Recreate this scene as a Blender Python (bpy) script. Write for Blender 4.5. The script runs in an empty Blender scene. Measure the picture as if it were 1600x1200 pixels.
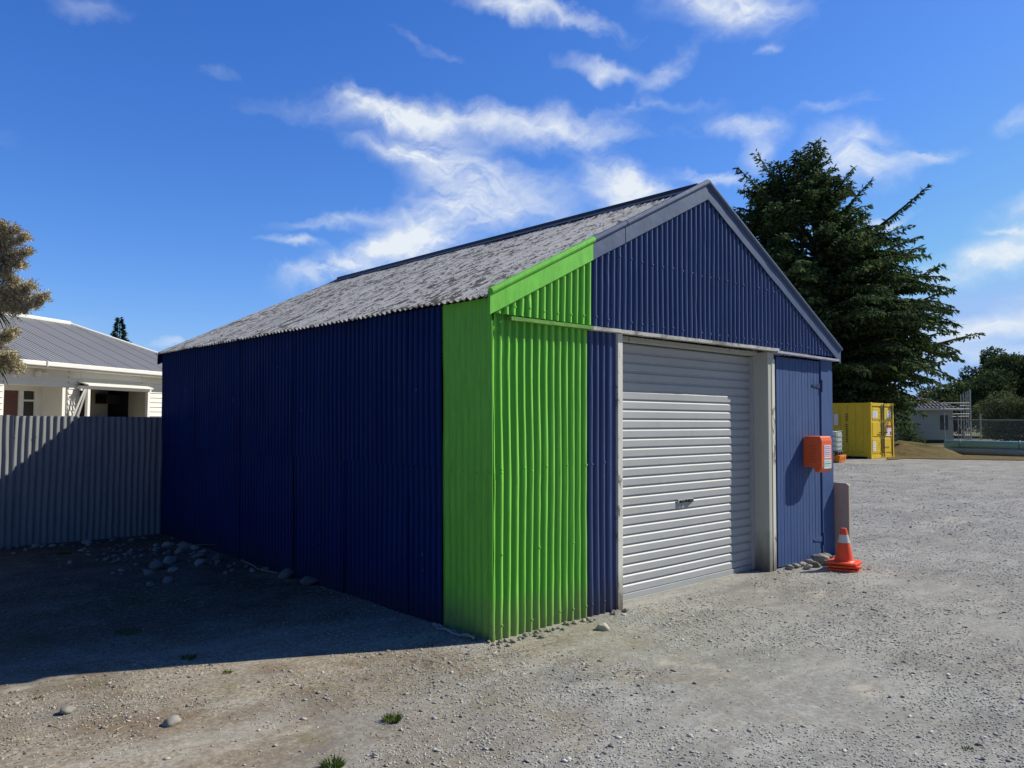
import bpy, math, random
import numpy as np
from mathutils import Vector, Matrix, noise
random.seed(7); rng = np.random.default_rng(7)
S = bpy.context.scene
COL = S.collection
# ------------------------------------------------------------------ camera
CAM = Vector((-3.7311, -4.2726, 1.6)); YAW, PIT, ROL, F = -0.7419, 0.0463, 0.0052, 1202.4
FW = Vector((-math.sin(YAW)*math.cos(PIT), math.cos(YAW)*math.cos(PIT), math.sin(PIT)))
_r = Vector((math.cos(YAW), math.sin(YAW), 0)); _u = _r.cross(FW)
RT = math.cos(ROL)*_r + math.sin(ROL)*_u
UP = -math.sin(ROL)*_r + math.cos(ROL)*_u
def ray(px, py): return FW + RT*((px-800)/F) - UP*((py-600)/F)
def at(px, py, depth): return CAM + ray(px, py)*depth
def gnd(px, py, z=0):
    v = ray(px, py); return CAM + v*((z-CAM.z)/v.z)
cd = bpy.data.cameras.new('camera'); cam = bpy.data.objects.new('camera', cd); COL.objects.link(cam)
cam.matrix_world = Matrix(((RT.x, UP.x, -FW.x, CAM.x), (RT.y, UP.y, -FW.y, CAM.y), (RT.z, UP.z, -FW.z, CAM.z), (0, 0, 0, 1)))
cd.sensor_width = 36; cd.lens = F/1600*36; cd.clip_end = 3000; cd.clip_start = .05
S.camera = cam
S.view_settings.view_transform = 'Standard'; S.view_settings.look = 'None'; S.view_settings.exposure = 0
# ------------------------------------------------------------------ mesh helpers
def tag(o, label=None, cat=None, group=None, kind=None):
    if label: o['label'] = label
    if cat: o['category'] = cat
    if group: o['group'] = group
    if kind: o['kind'] = kind
    return o
def empty(name, loc=(0, 0, 0), rz=0, **k):
    o = bpy.data.objects.new(name, None); COL.objects.link(o); o.location = loc; o.rotation_euler = (0, 0, rz)
    o.empty_display_size = .1
    return tag(o, **k)
class MB:
    def __init__(s): s.v = []; s.f = []; s.m = []
    def add(s, vs, fs, mi=0):
        n = len(s.v); s.v += [tuple(v) for v in vs]; s.f += [tuple(i+n for i in f) for f in fs]; s.m += [mi]*len(fs); return s
    def box(s, x0, x1, y0, y1, z0, z1, mi=0):
        return s.add([(x, y, z) for z in (z0, z1) for y in (y0, y1) for x in (x0, x1)],
                     [(0, 2, 3, 1), (4, 5, 7, 6), (0, 1, 5, 4), (2, 6, 7, 3), (0, 4, 6, 2), (1, 3, 7, 5)], mi)
    def bar(s, a, b, w, h, up=(0, 0, 1), mi=0):
        a = Vector(a); b = Vector(b); d = (b-a).normalized(); u = Vector(up); sd = d.cross(u)
        if sd.length < 1e-4: sd = d.cross(Vector((1, 0, 0)))
        sd.normalize(); u = sd.cross(d)
        vs = [p + sd*(i*w/2) + u*(j*h/2) for p in (a, b) for i, j in ((-1, -1), (1, -1), (1, 1), (-1, 1))]
        return s.add(vs, [(0, 3, 2, 1), (4, 5, 6, 7), (0, 1, 5, 4), (1, 2, 6, 5), (2, 3, 7, 6), (3, 0, 4, 7)], mi)
    def tube(s, pts, rad, n=8, mi=0, cap=True):
        pts = [Vector(p) for p in pts]
        if not hasattr(rad, '__len__'): rad = [rad]*len(pts)
        vs = []; ref = Vector((0.13, 0.31, 0.94))
        for i, p in enumerate(pts):
            d = (pts[min(i+1, len(pts)-1)] - pts[max(i-1, 0)]).normalized()
            a = d.cross(ref)
            if a.length < .1: a = d.cross(Vector((1, 0, 0)))
            a.normalize(); b = d.cross(a)
            vs += [p + (a*math.cos(t*2*math.pi/n) + b*math.sin(t*2*math.pi/n))*rad[i] for t in range(n)]
        fs = [(i*n+j, i*n+(j+1) % n, (i+1)*n+(j+1) % n, (i+1)*n+j) for i in range(len(pts)-1) for j in range(n)]
        if cap: fs += [tuple(range(n-1, -1, -1)), tuple(range((len(pts)-1)*n, len(pts)*n))]
        return s.add(vs, fs, mi)
    def poly(s, pts, d, mi=0):   # extruded polygon
        n = len(pts); d = Vector(d); p = [Vector(q) for q in pts]
        return s.add(p + [q+d for q in p], [tuple(range(n-1, -1, -1)), tuple(range(n, 2*n))] + [(i, (i+1) % n, (i+1) % n+n, i+n) for i in range(n)], mi)
    def build(s, name, mats, parent=None, smooth=False, bevel=0, **k):
        me = bpy.data.meshes.new(name); me.from_pydata(s.v, [], s.f)
        if not isinstance(mats, (list, tuple)): mats = [mats]
        for m in mats: me.materials.append(m)
        me.polygons.foreach_set('material_index', s.m)
        if smooth: me.polygons.foreach_set('use_smooth', [True]*len(s.f))
        me.update()
        o = bpy.data.objects.new(name, me); COL.objects.link(o)
        if parent: o.parent = parent
        if bevel:
            b = o.modifiers.new('bevel', 'BEVEL'); b.width = bevel; b.segments = 2; b.limit_method = 'ANGLE'
        return tag(o, **k)
def npmesh(name, V, Fq, mat, parent=None, smooth=False, **k):
    """V (n,3) float array, Fq (m,3|4) int array"""
    me = bpy.data.meshes.new(name); m, c = Fq.shape
    me.vertices.add(len(V)); me.vertices.foreach_set('co', V.astype(np.float32).ravel())
    me.loops.add(m*c); me.loops.foreach_set('vertex_index', Fq.astype(np.int32).ravel())
    me.polygons.add(m); me.polygons.foreach_set('loop_start', np.arange(0, m*c, c, dtype=np.int32))
    if smooth: me.polygons.foreach_set('use_smooth', np.ones(m, dtype=bool))
    me.update(calc_edges=True); me.materials.append(mat)
    o = bpy.data.objects.new(name, me); COL.objects.link(o)
    if parent: o.parent = parent
    return tag(o, **k)
def diamonds(C, D, L, W, fold=0.0):
    """leaf shaped quads; C base points, D unit directions, L lengths, W widths"""
    n = len(C); R = rng.normal(size=(n, 3)); Sd = np.cross(D, R); Sd /= np.linalg.norm(Sd, axis=1)[:, None]+1e-9
    L = L[:, None]; W = W[:, None]
    V = np.stack([C, C+D*L*.45+Sd*W/2, C+D*L, C+D*L*.45-Sd*W/2], 1).reshape(-1, 3)
    return V, np.arange(n*4).reshape(-1, 4)
# ------------------------------------------------------------------ materials
class NT:
    def __init__(s, name):
        s.m = bpy.data.materials.new(name); s.m.use_nodes = True; s.t = s.m.node_tree; s.b = s.t.nodes['Principled BSDF']; s.tc = None
    def n(s, ty, **k):
        nd = s.t.nodes.new('ShaderNode'+ty)
        for a, b in k.items():
            if a.startswith('_'): nd.inputs[a[1:].replace('_', ' ')].default_value = b
            else: setattr(nd, a, b)
        return nd
    def l(s, a, b): s.t.links.new(a, b)
    def coord(s, scale=(1, 1, 1), out='Object', loc=(0, 0, 0)):
        tc = s.n('TexCoord'); mp = s.n('Mapping'); mp.inputs['Scale'].default_value = scale; mp.inputs['Location'].default_value = loc
        s.l(tc.outputs[out], mp.inputs['Vector']); return mp.outputs['Vector']
    def noise(s, sc=5, det=6, rough=.55, scale=(1, 1, 1), loc=(0, 0, 0), dist=0):
        nd = s.n('TexNoise'); nd.inputs['Scale'].default_value = sc; nd.inputs['Detail'].default_value = det; nd.inputs['Roughness'].default_value = rough
        nd.inputs['Distortion'].default_value = dist
        s.l(s.coord(scale, loc=loc), nd.inputs['Vector']); return nd.outputs['Fac']
    def vor(s, sc=5, out='Color', feat='F1', scale=(1, 1, 1)):
        nd = s.n('TexVoronoi', feature=feat); nd.inputs['Scale'].default_value = sc; s.l(s.coord(scale), nd.inputs['Vector']); return nd.outputs[out]
    def ramp(s, fac, stops, interp='LINEAR'):
        r = s.n('ValToRGB'); r.color_ramp.interpolation = interp; e = r.color_ramp.elements
        while len(e) < len(stops): e.new(.5)
        for i, (p, c) in enumerate(stops):
            e[i].position = p; e[i].color = (c, c, c, 1) if not hasattr(c, '__len__') else (*c, 1)
        s.l(fac, r.inputs[0]); return r.outputs[0]
    def mix(s, fac, a, b, mode='MIX'):
        m = s.n('Mix', data_type='RGBA', blend_type=mode)
        for x, i in ((fac, 0), (a, 6), (b, 7)):
            if hasattr(x, 'is_linked'): s.l(x, m.inputs[i])
            else: m.inputs[i].default_value = (*x, 1) if hasattr(x, '__len__') else x
        return m.outputs[2]
    def math(s, op, a, b=0, clamp=False):
        m = s.n('Math', operation=op, use_clamp=clamp)
        for x, i in ((a, 0), (b, 1)):
            if hasattr(x, 'is_linked'): s.l(x, m.inputs[i])
            else: m.inputs[i].default_value = x
        return m.outputs[0]
    def bump(s, h, st=.3, dist=.01, prev=None):
        b = s.n('Bump'); b.inputs['Strength'].default_value = st; b.inputs['Distance'].default_value = dist
        s.l(h, b.inputs['Height'])
        if prev: s.l(prev, b.inputs['Normal'])
        s.l(b.outputs[0], s.b.inputs['Normal']); return b.outputs[0]
    def set(s, color=None, rough=.6, metal=0, spec=.5):
        if color is not None:
            if hasattr(color, 'is_linked'): s.l(color, s.b.inputs['Base Color'])
            else: s.b.inputs['Base Color'].default_value = (*color, 1)
        if hasattr(rough, 'is_linked'): s.l(rough, s.b.inputs['Roughness'])
        else: s.b.inputs['Roughness'].default_value = rough
        s.b.inputs['Metallic'].default_value = metal; s.b.inputs['Specular IOR Level'].default_value = spec; return s.m
def mul(c, k): return tuple(min(1, x*k) for x in c)
def paint(name, c, rough=.5, var=.25, spec=.4, dents=.25, scratch=None, grime=None, sscale=(9, 9, 2.2), valley_shade=None, vaxis=0):
    t = NT(name); n1 = t.noise(2.2, 8, .6); col = t.mix(n1, mul(c, 1-var), mul(c, 1+var))
    n2 = t.noise(30, 4, .6, scale=(1, 1, .15)); col = t.mix(t.ramp(n2, [(.40, 0.), (.72, .55)]), col, mul(c, .62))
    fd_ = t.ramp(t.noise(.9, 7, .65, loc=(3, 1, 4)), [(.45, 0.), (.75, .35)]); col = t.mix(fd_, col, mul(tuple(x*.8+.035 for x in c), 1.25))
    if scratch:
        sc = t.ramp(t.noise(3.3, 9, .68, scale=sscale), [(.680, 0.), (.70, 1.)]); col = t.mix(sc, col, scratch)
    if valley_shade:   # weather-faded ridges, with the shade of the troughs painted in darker
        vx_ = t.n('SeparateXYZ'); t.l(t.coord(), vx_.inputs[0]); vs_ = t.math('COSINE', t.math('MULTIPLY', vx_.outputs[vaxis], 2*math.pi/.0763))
        col = t.mix(t.ramp(t.math('MULTIPLY', t.math('ADD', vs_, 1), .5), [(.25, 1.), (.8, 0.)]), col, valley_shade)
    if grime:   # dirt splash near the ground
        gx = t.n('SeparateXYZ'); t.l(t.coord(), gx.inputs[0])
        g = t.math('ADD', gx.outputs[2], t.math('MULTIPLY', t.noise(6, 6, .7), .35))
        col = t.mix(t.ramp(g, [(.16, .85), (.50, 0.)]), col, grime)
    m = t.set(col, t.ramp(n1, [(.3, rough-.06), (.7, rough+.1)]), 0, spec)
    p = t.bump(t.noise(3.0, 3, .5), dents, .02); t.bump(t.noise(90, 3, .5), .08, .002, p)
    return m
def flat(name, c, rough=.6, var=.15, sc=8, metal=0, spec=.4, bump=.1):
    t = NT(name); n1 = t.noise(sc, 6, .6); col = t.mix(n1, mul(c, 1-var), mul(c, 1+var)); m = t.set(col, rough, metal, spec)
    t.bump(t.noise(sc*6, 4, .6), bump, .004); return m
BLUE = (.006, .026, .22); BLUEF = (.018, .045, .20)
M = {}
M['blue_side_shaded'] = paint('navy_paint_side_shaded', (.0065, .034, .165), .66, .18, .10, .35, scratch=(.16, .18, .26), grime=(.03, .035, .06), valley_shade=(.0018, .013, .085), vaxis=1)  # albedo set below the front navy to paint in the side wall's shade
M['blue_front'] = paint('navy_paint_front', (.058, .104, .27), .42, .2, .45, .3, scratch=(.2, .2, .3), grime=(.05, .05, .08), valley_shade=(.009, .026, .12))
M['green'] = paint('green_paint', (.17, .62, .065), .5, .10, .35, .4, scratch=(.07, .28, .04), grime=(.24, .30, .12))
M['green_front'] = paint('green_paint_front', (.24, .70, .085), .5, .10, .35, .4, scratch=(.07, .28, .04), grime=(.24, .30, .12), valley_shade=(.08, .36, .035))
M['barge_navy'] = paint('faded_navy_flashing', (.062, .10, .205), .5, .2, .4, .5)
M['blue_door'] = paint('faded_blue_boards', (.05, .102, .262), .6, .14, .25, .1)
M['seam'] = flat('dark_seam', (.01, .012, .03), .8)
# roof: weathered cement/iron with lichen
t = NT('weathered_roof')
n1 = t.noise(3, 8, .65); col = t.mix(n1, (.66, .665, .67), (.84, .84, .84))
streak = t.noise(6, 6, .7, scale=(.22, 5, .22)); col = t.mix(t.ramp(streak, [(.44, 0.), (.62, .7)]), col, (.34, .34, .34))
st2_ = t.noise(6, 6, .7, scale=(.22, 6, .22), loc=(3, 9, 1)); col = t.mix(t.ramp(st2_, [(.56, 0.), (.66, .6)]), col, (.85, .85, .84))
gy = t.n('SeparateXYZ'); t.l(t.coord(), gy.inputs[0]); sn = t.math('SINE', t.math('MULTIPLY', gy.outputs[1], 2*math.pi/.0763)); col = t.mix(t.ramp(sn, [(0, .4), (.9, 0.)]), col, (.26, .255, .25))  # corrugation shading painted in as dark stripes along each wave
li = t.noise(19, 6, .7, scale=(.45, 1.5, .45)); big = t.noise(1.3, 4, .6)
lm = t.ramp(t.math('ADD', li, t.math('MULTIPLY', big, .22)), [(.635, 0.), (.665, .95)]); col = t.mix(lm, col, (.075, .066, .058))
l2 = t.ramp(t.noise(34, 5, .7, scale=(.6, 1.5, .6)), [(.57, 0.), (.62, .75)]); col = t.mix(l2, col, (.17, .16, .15))
M['roof'] = t.set(col, .75, 0, .3); t.bump(li, .5, .01)
# weathered white timber
t = NT('weathered_white_timber'); g = t.noise(14, 8, .7, scale=(1, 1, .12)); col = t.mix(g, (.62, .62, .56), (.8, .79, .73))
pe = t.ramp(t.noise(9, 9, .75, scale=(1, 1, .3)), [(.54, 0.), (.60, 1.)]); col = t.mix(pe, col, (.18, .16, .14))
gx = t.n('SeparateXYZ'); t.l(t.coord(), gx.inputs[0]); col = t.mix(t.ramp(t.math('ADD', gx.outputs[2], t.math('MULTIPLY', t.noise(12, 5, .7, scale=(1, 1, .3)), .5)), [(.25, .85), (.62, 0.)]), col, (.10, .085, .07))
M['white_timber'] = t.set(col, .8, 0, .2); t.bump(g, .5, .006)
t = NT('grey_green_timber'); g = t.noise(20, 8, .7, scale=(1, 1, .06)); col = t.mix(g, (.40, .42, .37), (.56, .57, .51))
gx = t.n('SeparateXYZ'); t.l(t.coord(), gx.inputs[0]); col = t.mix(t.ramp(t.math('ADD', gx.outputs[2], t.math('MULTIPLY', t.noise(12, 5, .7, scale=(1, 1, .3)), .5)), [(.25, .8), (.7, 0.)]), col, (.07, .06, .05))
pe = t.ramp(t.noise(9, 9, .75, scale=(1, 1, .2)), [(.60, 0.), (.64, .8)]); col = t.mix(pe, col, (.2, .19, .16))
M['post'] = t.set(col, .8, 0, .2); t.bump(g, .4, .005)
t = NT('weathered_batten'); g = t.noise(10, 8, .7, scale=(.3, 1, 1)); col = t.mix(g, (.35, .35, .34), (.66, .66, .64))
col = t.mix(t.ramp(t.noise(6, 8, .7), [(.5, 0.), (.62, .8)]), col, (.14, .13, .12)); M['batten'] = t.set(col, .8, 0, .2); t.bump(g, .4, .005)
M['batten_green'] = paint('mossy_green_batten', (.16, .36, .08), .7, .5, .2, .3)
M['batten_blue'] = paint('pale_blue_batten', (.40, .42, .55), .6, .3, .3, .3)
# roller curtain
t = NT('galvanised_curtain'); n1 = t.noise(2.5, 8, .65, scale=(.6, 1, 2)); col = t.mix(n1, (.34, .36, .375), (.47, .495, .51))
col = t.mix(t.ramp(t.noise(7, 8, .75, scale=(1, 1, .5)), [(.55, 0.), (.75, .5)]), col, (.30, .31, .32))
M['curtain'] = t.set(col, .5, .0, .5); t.bump(t.noise(5, 4, .6), .15, .01)
# fence iron
t = NT('galvanised_fence'); n1 = t.noise(2.5, 8, .65, scale=(4, 1, .5)); col = t.mix(n1, (.16, .17, .178), (.36, .37, .38))
col = t.mix(t.ramp(t.noise(14, 6, .7, scale=(1, 1, .2)), [(.56, 0.), (.72, .6)]), col, (.16, .17, .19))
M['fence'] = t.set(col, .6, .0, .3); t.bump(t.noise(8, 4), .1, .01)
M['steel'] = flat('dark_steel', (.05, .05, .055), .5, metal=.6)
M['navy_iron'] = flat('navy_ironwork', (.03, .045, .12), .5)
M['galv'] = flat('galvanised_tube', (.42, .44, .46), .45, metal=.5)
M['orange'] = flat('orange_plastic', (.82, .135, .035), .42, .1, 4)
M['cone'] = flat('cone_plastic', (.90, .10, .035), .5, .15, 6)
M['reflect'] = flat('reflective_collar', (.62, .64, .66), .35, .15, 12)
M['white'] = flat('white_paint', (.78, .78, .75), .6, .08, 5)
M['sticker'] = flat('pale_sticker', (.78, .72, .78), .5, .1, 30)
M['sticker_blue'] = flat('aqua_sticker', (.55, .78, .78), .5, .1, 30)
M['ink_violet'] = flat('violet_ink', (.42, .36, .60), .6)
M['ink_pink'] = flat('pink_ink', (.80, .42, .42), .6)
M['ink_teal'] = flat('teal_ink', (.12, .45, .42), .6)
M['ink_dark'] = flat('dark_ink', (.05, .04, .04), .6)
M['ink_red'] = flat('red_ink', (.45, .05, .04), .6)
t = NT('stained_concrete'); n1 = t.noise(8, 8, .7); col = t.mix(n1, (.32, .29, .25), (.55, .50, .43))
gx = t.n('SeparateXYZ'); t.l(t.coord(), gx.inputs[0]); col = t.mix(t.ramp(t.math('ADD', gx.outputs[2], t.math('MULTIPLY', t.noise(14, 6, .8), .8)), [(.42, .8), (.62, 0.)]), col, (.74, .66, .58))
M['concrete'] = t.set(col, .85, 0, .2); t.bump(t.noise(60, 6, .7), .4, .004)
M['kerb'] = flat('pale_concrete', (.32, .32, .30), .85, .2, 2)
M['yellow'] = paint('yellow_container_paint', (.78, .54, .02), .5, .12, .4, .1)
M['pipe_green'] = flat('green_pipe', (.46, .78, .64), .3, .12, 2)
M['pipe_pale'] = flat('pale_pipe', (.62, .68, .58), .4, .1, 2)
M['strap'] = flat('black_strap', (.04, .05, .05), .6)
M['tank'] = flat('milky_tank', (.68, .72, .68), .4, .06, 3)
M['cage'] = flat('galvanised_cage', (.22, .30, .30), .4, metal=.3)
M['pallet_orange'] = flat('orange_spill_pallet', (.72, .22, .02), .5, .1, 4)
# house
M['board'] = flat('cream_weatherboard', (.76, .75, .69), .6, .06, 2, bump=.05)
M['trim'] = flat('white_trim', (.80, .79, .74), .5, .05, 4)
t = NT('grey_long_run_roof'); n1 = t.noise(.8, 6, .6); col = t.mix(n1, (.25, .25, .25), (.33, .33, .33)); M['house_roof'] = t.set(col, .45, .1, .5)
M['roof_tile'] = flat('grey_roof_tile', (.14, .13, .14), .8, .3, 2)
M['brown_door'] = flat('brown_door', (.13, .05, .04), .5)
t = NT('window_glass'); M['glass'] = t.set((.012, .014, .016), .06, 0, .8)
M['dark_room'] = flat('dark_interior', (.012, .011, .010), .9)
M['room_wall'] = flat('room_wall', (.45, .40, .28), .8)
M['wood'] = flat('brown_wood', (.30, .17, .09), .6)
M['pale_wall'] = flat('pale_green_wall', (.42, .47, .46), .7, .08, 1)
# foliage
def leafmat(name, stops, rough=.65, trans=.0):
    t = NT(name); gi = t.n('NewGeometry'); c = t.ramp(gi.outputs['Random Per Island'], stops)
    cl = t.noise(.9, 3, .5); c = t.mix(t.ramp(cl, [(.35, .6), (.65, 1.)]), mul(stops[0][1], .6), c, 'MIX')
    m = t.set(c, .85, 0, .05)
    if trans:
        tr = t.n('BsdfTranslucent'); t.l(c, tr.inputs[0]); mx = t.n('MixShader'); mx.inputs[0].default_value = trans
        t.l(t.b.outputs[0], mx.inputs[1]); t.l(tr.outputs[0], mx.inputs[2]); t.l(mx.outputs[0], t.t.nodes['Material Output'].inputs[0])
    return m
M['cedar'] = leafmat('cedar_needles', [(0, (.03, .062, .026)), (.5, (.075, .13, .05)), (.85, (.14, .21, .075)), (1, (.22, .28, .11)), ], trans=.3)
M['bark'] = flat('dark_bark', (.055, .042, .035), .9, .4, 6, bump=.6)
M['conifer'] = leafmat('conifer_needles', [(0, (.02, .045, .03)), (1, (.09, .15, .08))])
M['dark_leaf'] = leafmat('dark_leaves', [(0, (.05, .085, .03)), (.7, (.16, .21, .08)), (1, (.30, .34, .15))], trans=.1)
M['mid_leaf'] = leafmat('mid_leaves', [(0, (.045, .08, .025)), (.7, (.10, .15, .055)), (1, (.18, .23, .10))], trans=.2)
M['olive_leaf'] = leafmat('olive_leaves', [(0, (.09, .11, .045)), (.6, (.20, .235, .10)), (1, (.36, .39, .20))], trans=.15)
M['lime_leaf'] = leafmat('lime_leaves', [(0, (.05, .08, .02)), (1, (.18, .24, .09))], trans=.2)
M['strap_leaf'] = leafmat('strap_leaves', [(0, (.02, .035, .018)), (.6, (.06, .085, .035)), (1, (.16, .17, .08))])
M['panicle'] = leafmat('dry_panicles', [(0, (.34, .29, .16)), (.5, (.62, .54, .34)), (1, (.80, .72, .52))])
M['grass'] = leafmat('grass_blades', [(0, (.05, .10, .015)), (.7, (.13, .22, .04)), (1, (.30, .33, .12))], trans=.25)
M['straw'] = leafmat('straw', [(0, (.25, .19, .09)), (1, (.62, .52, .30))])
# stones
t = NT('river_stone'); oi = t.n('ObjectInfo'); col = t.ramp(oi.outputs['Random'], [(0, (.11, .11, .10)), (.5, (.22, .215, .19)), (1, (.38, .35, .30))])
nn = t.noise(9, 6, .7); col = t.mix(t.ramp(nn, [(.4, 0.), (.7, .5)]), col, (.34, .33, .30)); M['stone'] = t.set(col, .75, 0, .3); t.bump(t.noise(30, 5), .3, .004)
t = NT('gravel_stones'); gi = t.n('NewGeometry')
t_col = t.ramp(gi.outputs['Random Per Island'], [(0, (.20, .198, .19)), (.35, (.38, .378, .36)), (.7, (.54, .54, .52)), (.92, (.60, .59, .55)), (1, (.78, .75, .68))])
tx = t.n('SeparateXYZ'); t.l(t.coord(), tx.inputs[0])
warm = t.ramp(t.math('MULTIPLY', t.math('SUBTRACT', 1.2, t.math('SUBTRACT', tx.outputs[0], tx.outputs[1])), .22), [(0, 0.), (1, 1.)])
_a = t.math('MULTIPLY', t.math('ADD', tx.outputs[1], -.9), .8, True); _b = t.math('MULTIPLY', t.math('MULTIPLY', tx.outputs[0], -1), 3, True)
_d = t.math('MULTIPLY', t.math('MULTIPLY', _a, _b), t.math('LESS_THAN', tx.outputs[1], 7.2)); t_col = t.mix(_d, t_col, (.62, .53, .43), 'MULTIPLY')  # gravel darkened here to paint in the shed's shadow
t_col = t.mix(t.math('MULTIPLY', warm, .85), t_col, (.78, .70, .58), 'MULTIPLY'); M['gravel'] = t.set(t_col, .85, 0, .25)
# ground
t = NT('gravel_ground')
sx = t.n('SeparateXYZ'); t.l(t.coord(), sx.inputs[0])
big = t.noise(.45, 6, .6); mid = t.noise(1.7, 7, .65); fine = t.noise(45, 5, .7); st = t.vor(55); st2 = t.vor(22)
bw = t.n('RGBToBW'); t.l(st, bw.inputs[0]); bw2 = t.n('RGBToBW'); t.l(st2, bw2.inputs[0])
grey = t.ramp(bw.outputs[0], [(.1, (.22, .222, .215)), (.5, (.36, .362, .35)), (.9, (.54, .54, .52))])
grey = t.mix(t.ramp(fine, [(.3, 0.), (.7, .7)]), grey, (.33, .328, .315))
pt = t.noise(2.6, 8, .72, scale=(1, 1, 0)); grey = t.mix(t.ramp(pt, [(.32, .75), (.68, 0.)]), grey, (.24, .238, .228)); grey = t.mix(t.ramp(t.noise(9, 6, .7, loc=(4, 4, 0)), [(.5, 0.), (.7, .6)]), grey, (.50, .495, .47))
earth = t.mix(t.ramp(fine, [(.35, 0.), (.65, 1.)]), (.19, .155, .11), (.46, .395, .295))
earth = t.mix(t.ramp(bw.outputs[0], [(.62, 0.), (.75, .7)]), earth, (.48, .44, .36))
# distance from yard gravel: left/near = earth
e = t.math('SUBTRACT', sx.outputs[0], sx.outputs[1]); e = t.math('MULTIPLY', t.math('SUBTRACT', 1.6, e), .28)
e = t.math('ADD', e, t.math('MULTIPLY', t.math('SUBTRACT', mid, .5), 2.2))
e = t.math('ADD', e, t.math('MULTIPLY', t.math('SUBTRACT', big, .5), 1.6))
mask = t.ramp(e, [(0, .12), (1, .95)]); col = t.mix(mask, grey, earth)
brn = t.noise(1.3, 9, .74, loc=(6, 2, 0)); col = t.mix(t.math('MULTIPLY', t.ramp(brn, [(.47, 0.), (.60, .85)]), mask), col, (.20, .145, .09))
mss = t.noise(1.9, 8, .7, loc=(1, 5, 0)); col = t.mix(t.math('MULTIPLY', t.ramp(mss, [(.57, 0.), (.66, .6)]), mask), col, (.16, .17, .06))
trk = t.noise(2.2, 7, .62, loc=(8, 8, 0), scale=(.32, 1.5, 1), dist=.6); col = t.mix(t.ramp(trk, [(.53, 0.), (.62, .30)]), col, (.52, .50, .455)); col = t.mix(t.ramp(trk, [(.34, .45), (.43, 0.)]), col, (.17, .168, .16))
mot = t.noise(.75, 9, .72, loc=(1, 8, 0)); col = t.mix(t.ramp(mot, [(.38, .4), (.54, 0.)]), col, (.17, .155, .13))
pal = t.ramp(t.noise(.9, 7, .7, loc=(3, 7, 0), scale=(1, 1.5, 1)), [(.60, 0.), (.68, .7)]); col = t.mix(pal, col, (.54, .49, .39))
# dark earth with the shed's shadow painted in, between fence, blue wall and yard
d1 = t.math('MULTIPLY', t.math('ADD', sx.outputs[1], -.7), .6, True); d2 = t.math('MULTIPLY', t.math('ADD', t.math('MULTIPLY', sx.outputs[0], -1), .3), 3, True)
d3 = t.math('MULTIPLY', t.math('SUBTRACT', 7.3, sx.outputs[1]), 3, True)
shade_mask = t.math('MULTIPLY', t.math('MULTIPLY', d1, d2), d3); shade_mask = t.math('MULTIPLY', shade_mask, t.ramp(mid, [(.3, .55), (.6, 1.)]))
soil_shade = t.mix(t.ramp(fine, [(.4, 0.), (.7, 1.)]), (.055, .041, .027), (.19, .15, .105)); soil_shade = t.mix(t.ramp(t.noise(1.1, 5, .6, loc=(9, 0, 0)), [(.55, 0.), (.68, .5)]), soil_shade, (.05, .10, .02))
col = t.mix(shade_mask, col, soil_shade)
# far ground: grass beyond the yard
fx = t.ramp(t.math('MULTIPLY', t.math('ADD', sx.outputs[0], t.math('MULTIPLY', big, 8)), .01), [(.48, 0.), (.52, 1.)]); col = t.mix(fx, col, (.16, .15, .07))
# left of the fence line: lawn
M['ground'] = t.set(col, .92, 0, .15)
p = t.bump(bw2.outputs[0], .35, .012); p = t.bump(bw.outputs[0], .6, .008, p); t.bump(t.noise(120, 4, .7), .5, .004, p)
t = NT('dry_verge'); n1 = t.noise(1.2, 8, .7); col = t.ramp(n1, [(.3, (.13, .09, .045)), (.45, (.22, .15, .07)), (.54, (.09, .11, .03)), (.7, (.28, .20, .09))])
col = t.mix(t.noise(25, 5, .7), mul((.3, .22, .12), .6), col); M['verge'] = t.set(col, .95, 0, .1); t.bump(t.noise(20, 5, .7), 1, .05)
# ------------------------------------------------------------------ sky, sun
AX = Vector((1.08, -.54, 1)).normalized(); ELE = math.asin(AX.z); AZ = math.atan2(AX.x, AX.y)
w = bpy.data.worlds.new('World'); S.world = w; w.use_nodes = True; wt = w.node_tree
def wn(ty, **k):
    nd = wt.nodes.new('ShaderNode'+ty)
    for a, b in k.items(): setattr(nd, a, b)
    return nd
bg = wt.nodes['Background']; sky = wn('TexSky'); sky.sky_type = 'NISHITA'; sky.sun_disc = False; sky.sun_elevation = ELE; sky.sun_rotation = AZ
sky.air_density = 1.0; sky.dust_density = .25; sky.ozone_density = 2.5; sky.altitude = 0
gm = wn('Gamma'); gm.inputs[1].default_value = 1.0
_sp = wn('SeparateColor'); wt.links.new(sky.outputs[0], _sp.inputs[0]); _cb = wn('CombineColor')
for _i, (_k, _e, _cap) in enumerate(((1.20, 1.42, .34), (1.17, 1.1, .54), (1.55, .80, .90))):
    _n = []
    for op, val in (('MULTIPLY', .1), ('POWER', _e), ('MULTIPLY', _k*.90), ('MINIMUM', _cap), ('MULTIPLY', 10.)):
        _m = wn('Math', operation=op); _m.inputs[1].default_value = val; _n.append(_m)
    wt.links.new(_sp.outputs[_i], _n[0].inputs[0])
    for a_, b_ in zip(_n, _n[1:]): wt.links.new(a_.outputs[0], b_.inputs[0])
    wt.links.new(_n[-1].outputs[0], _cb.inputs[_i])
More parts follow.
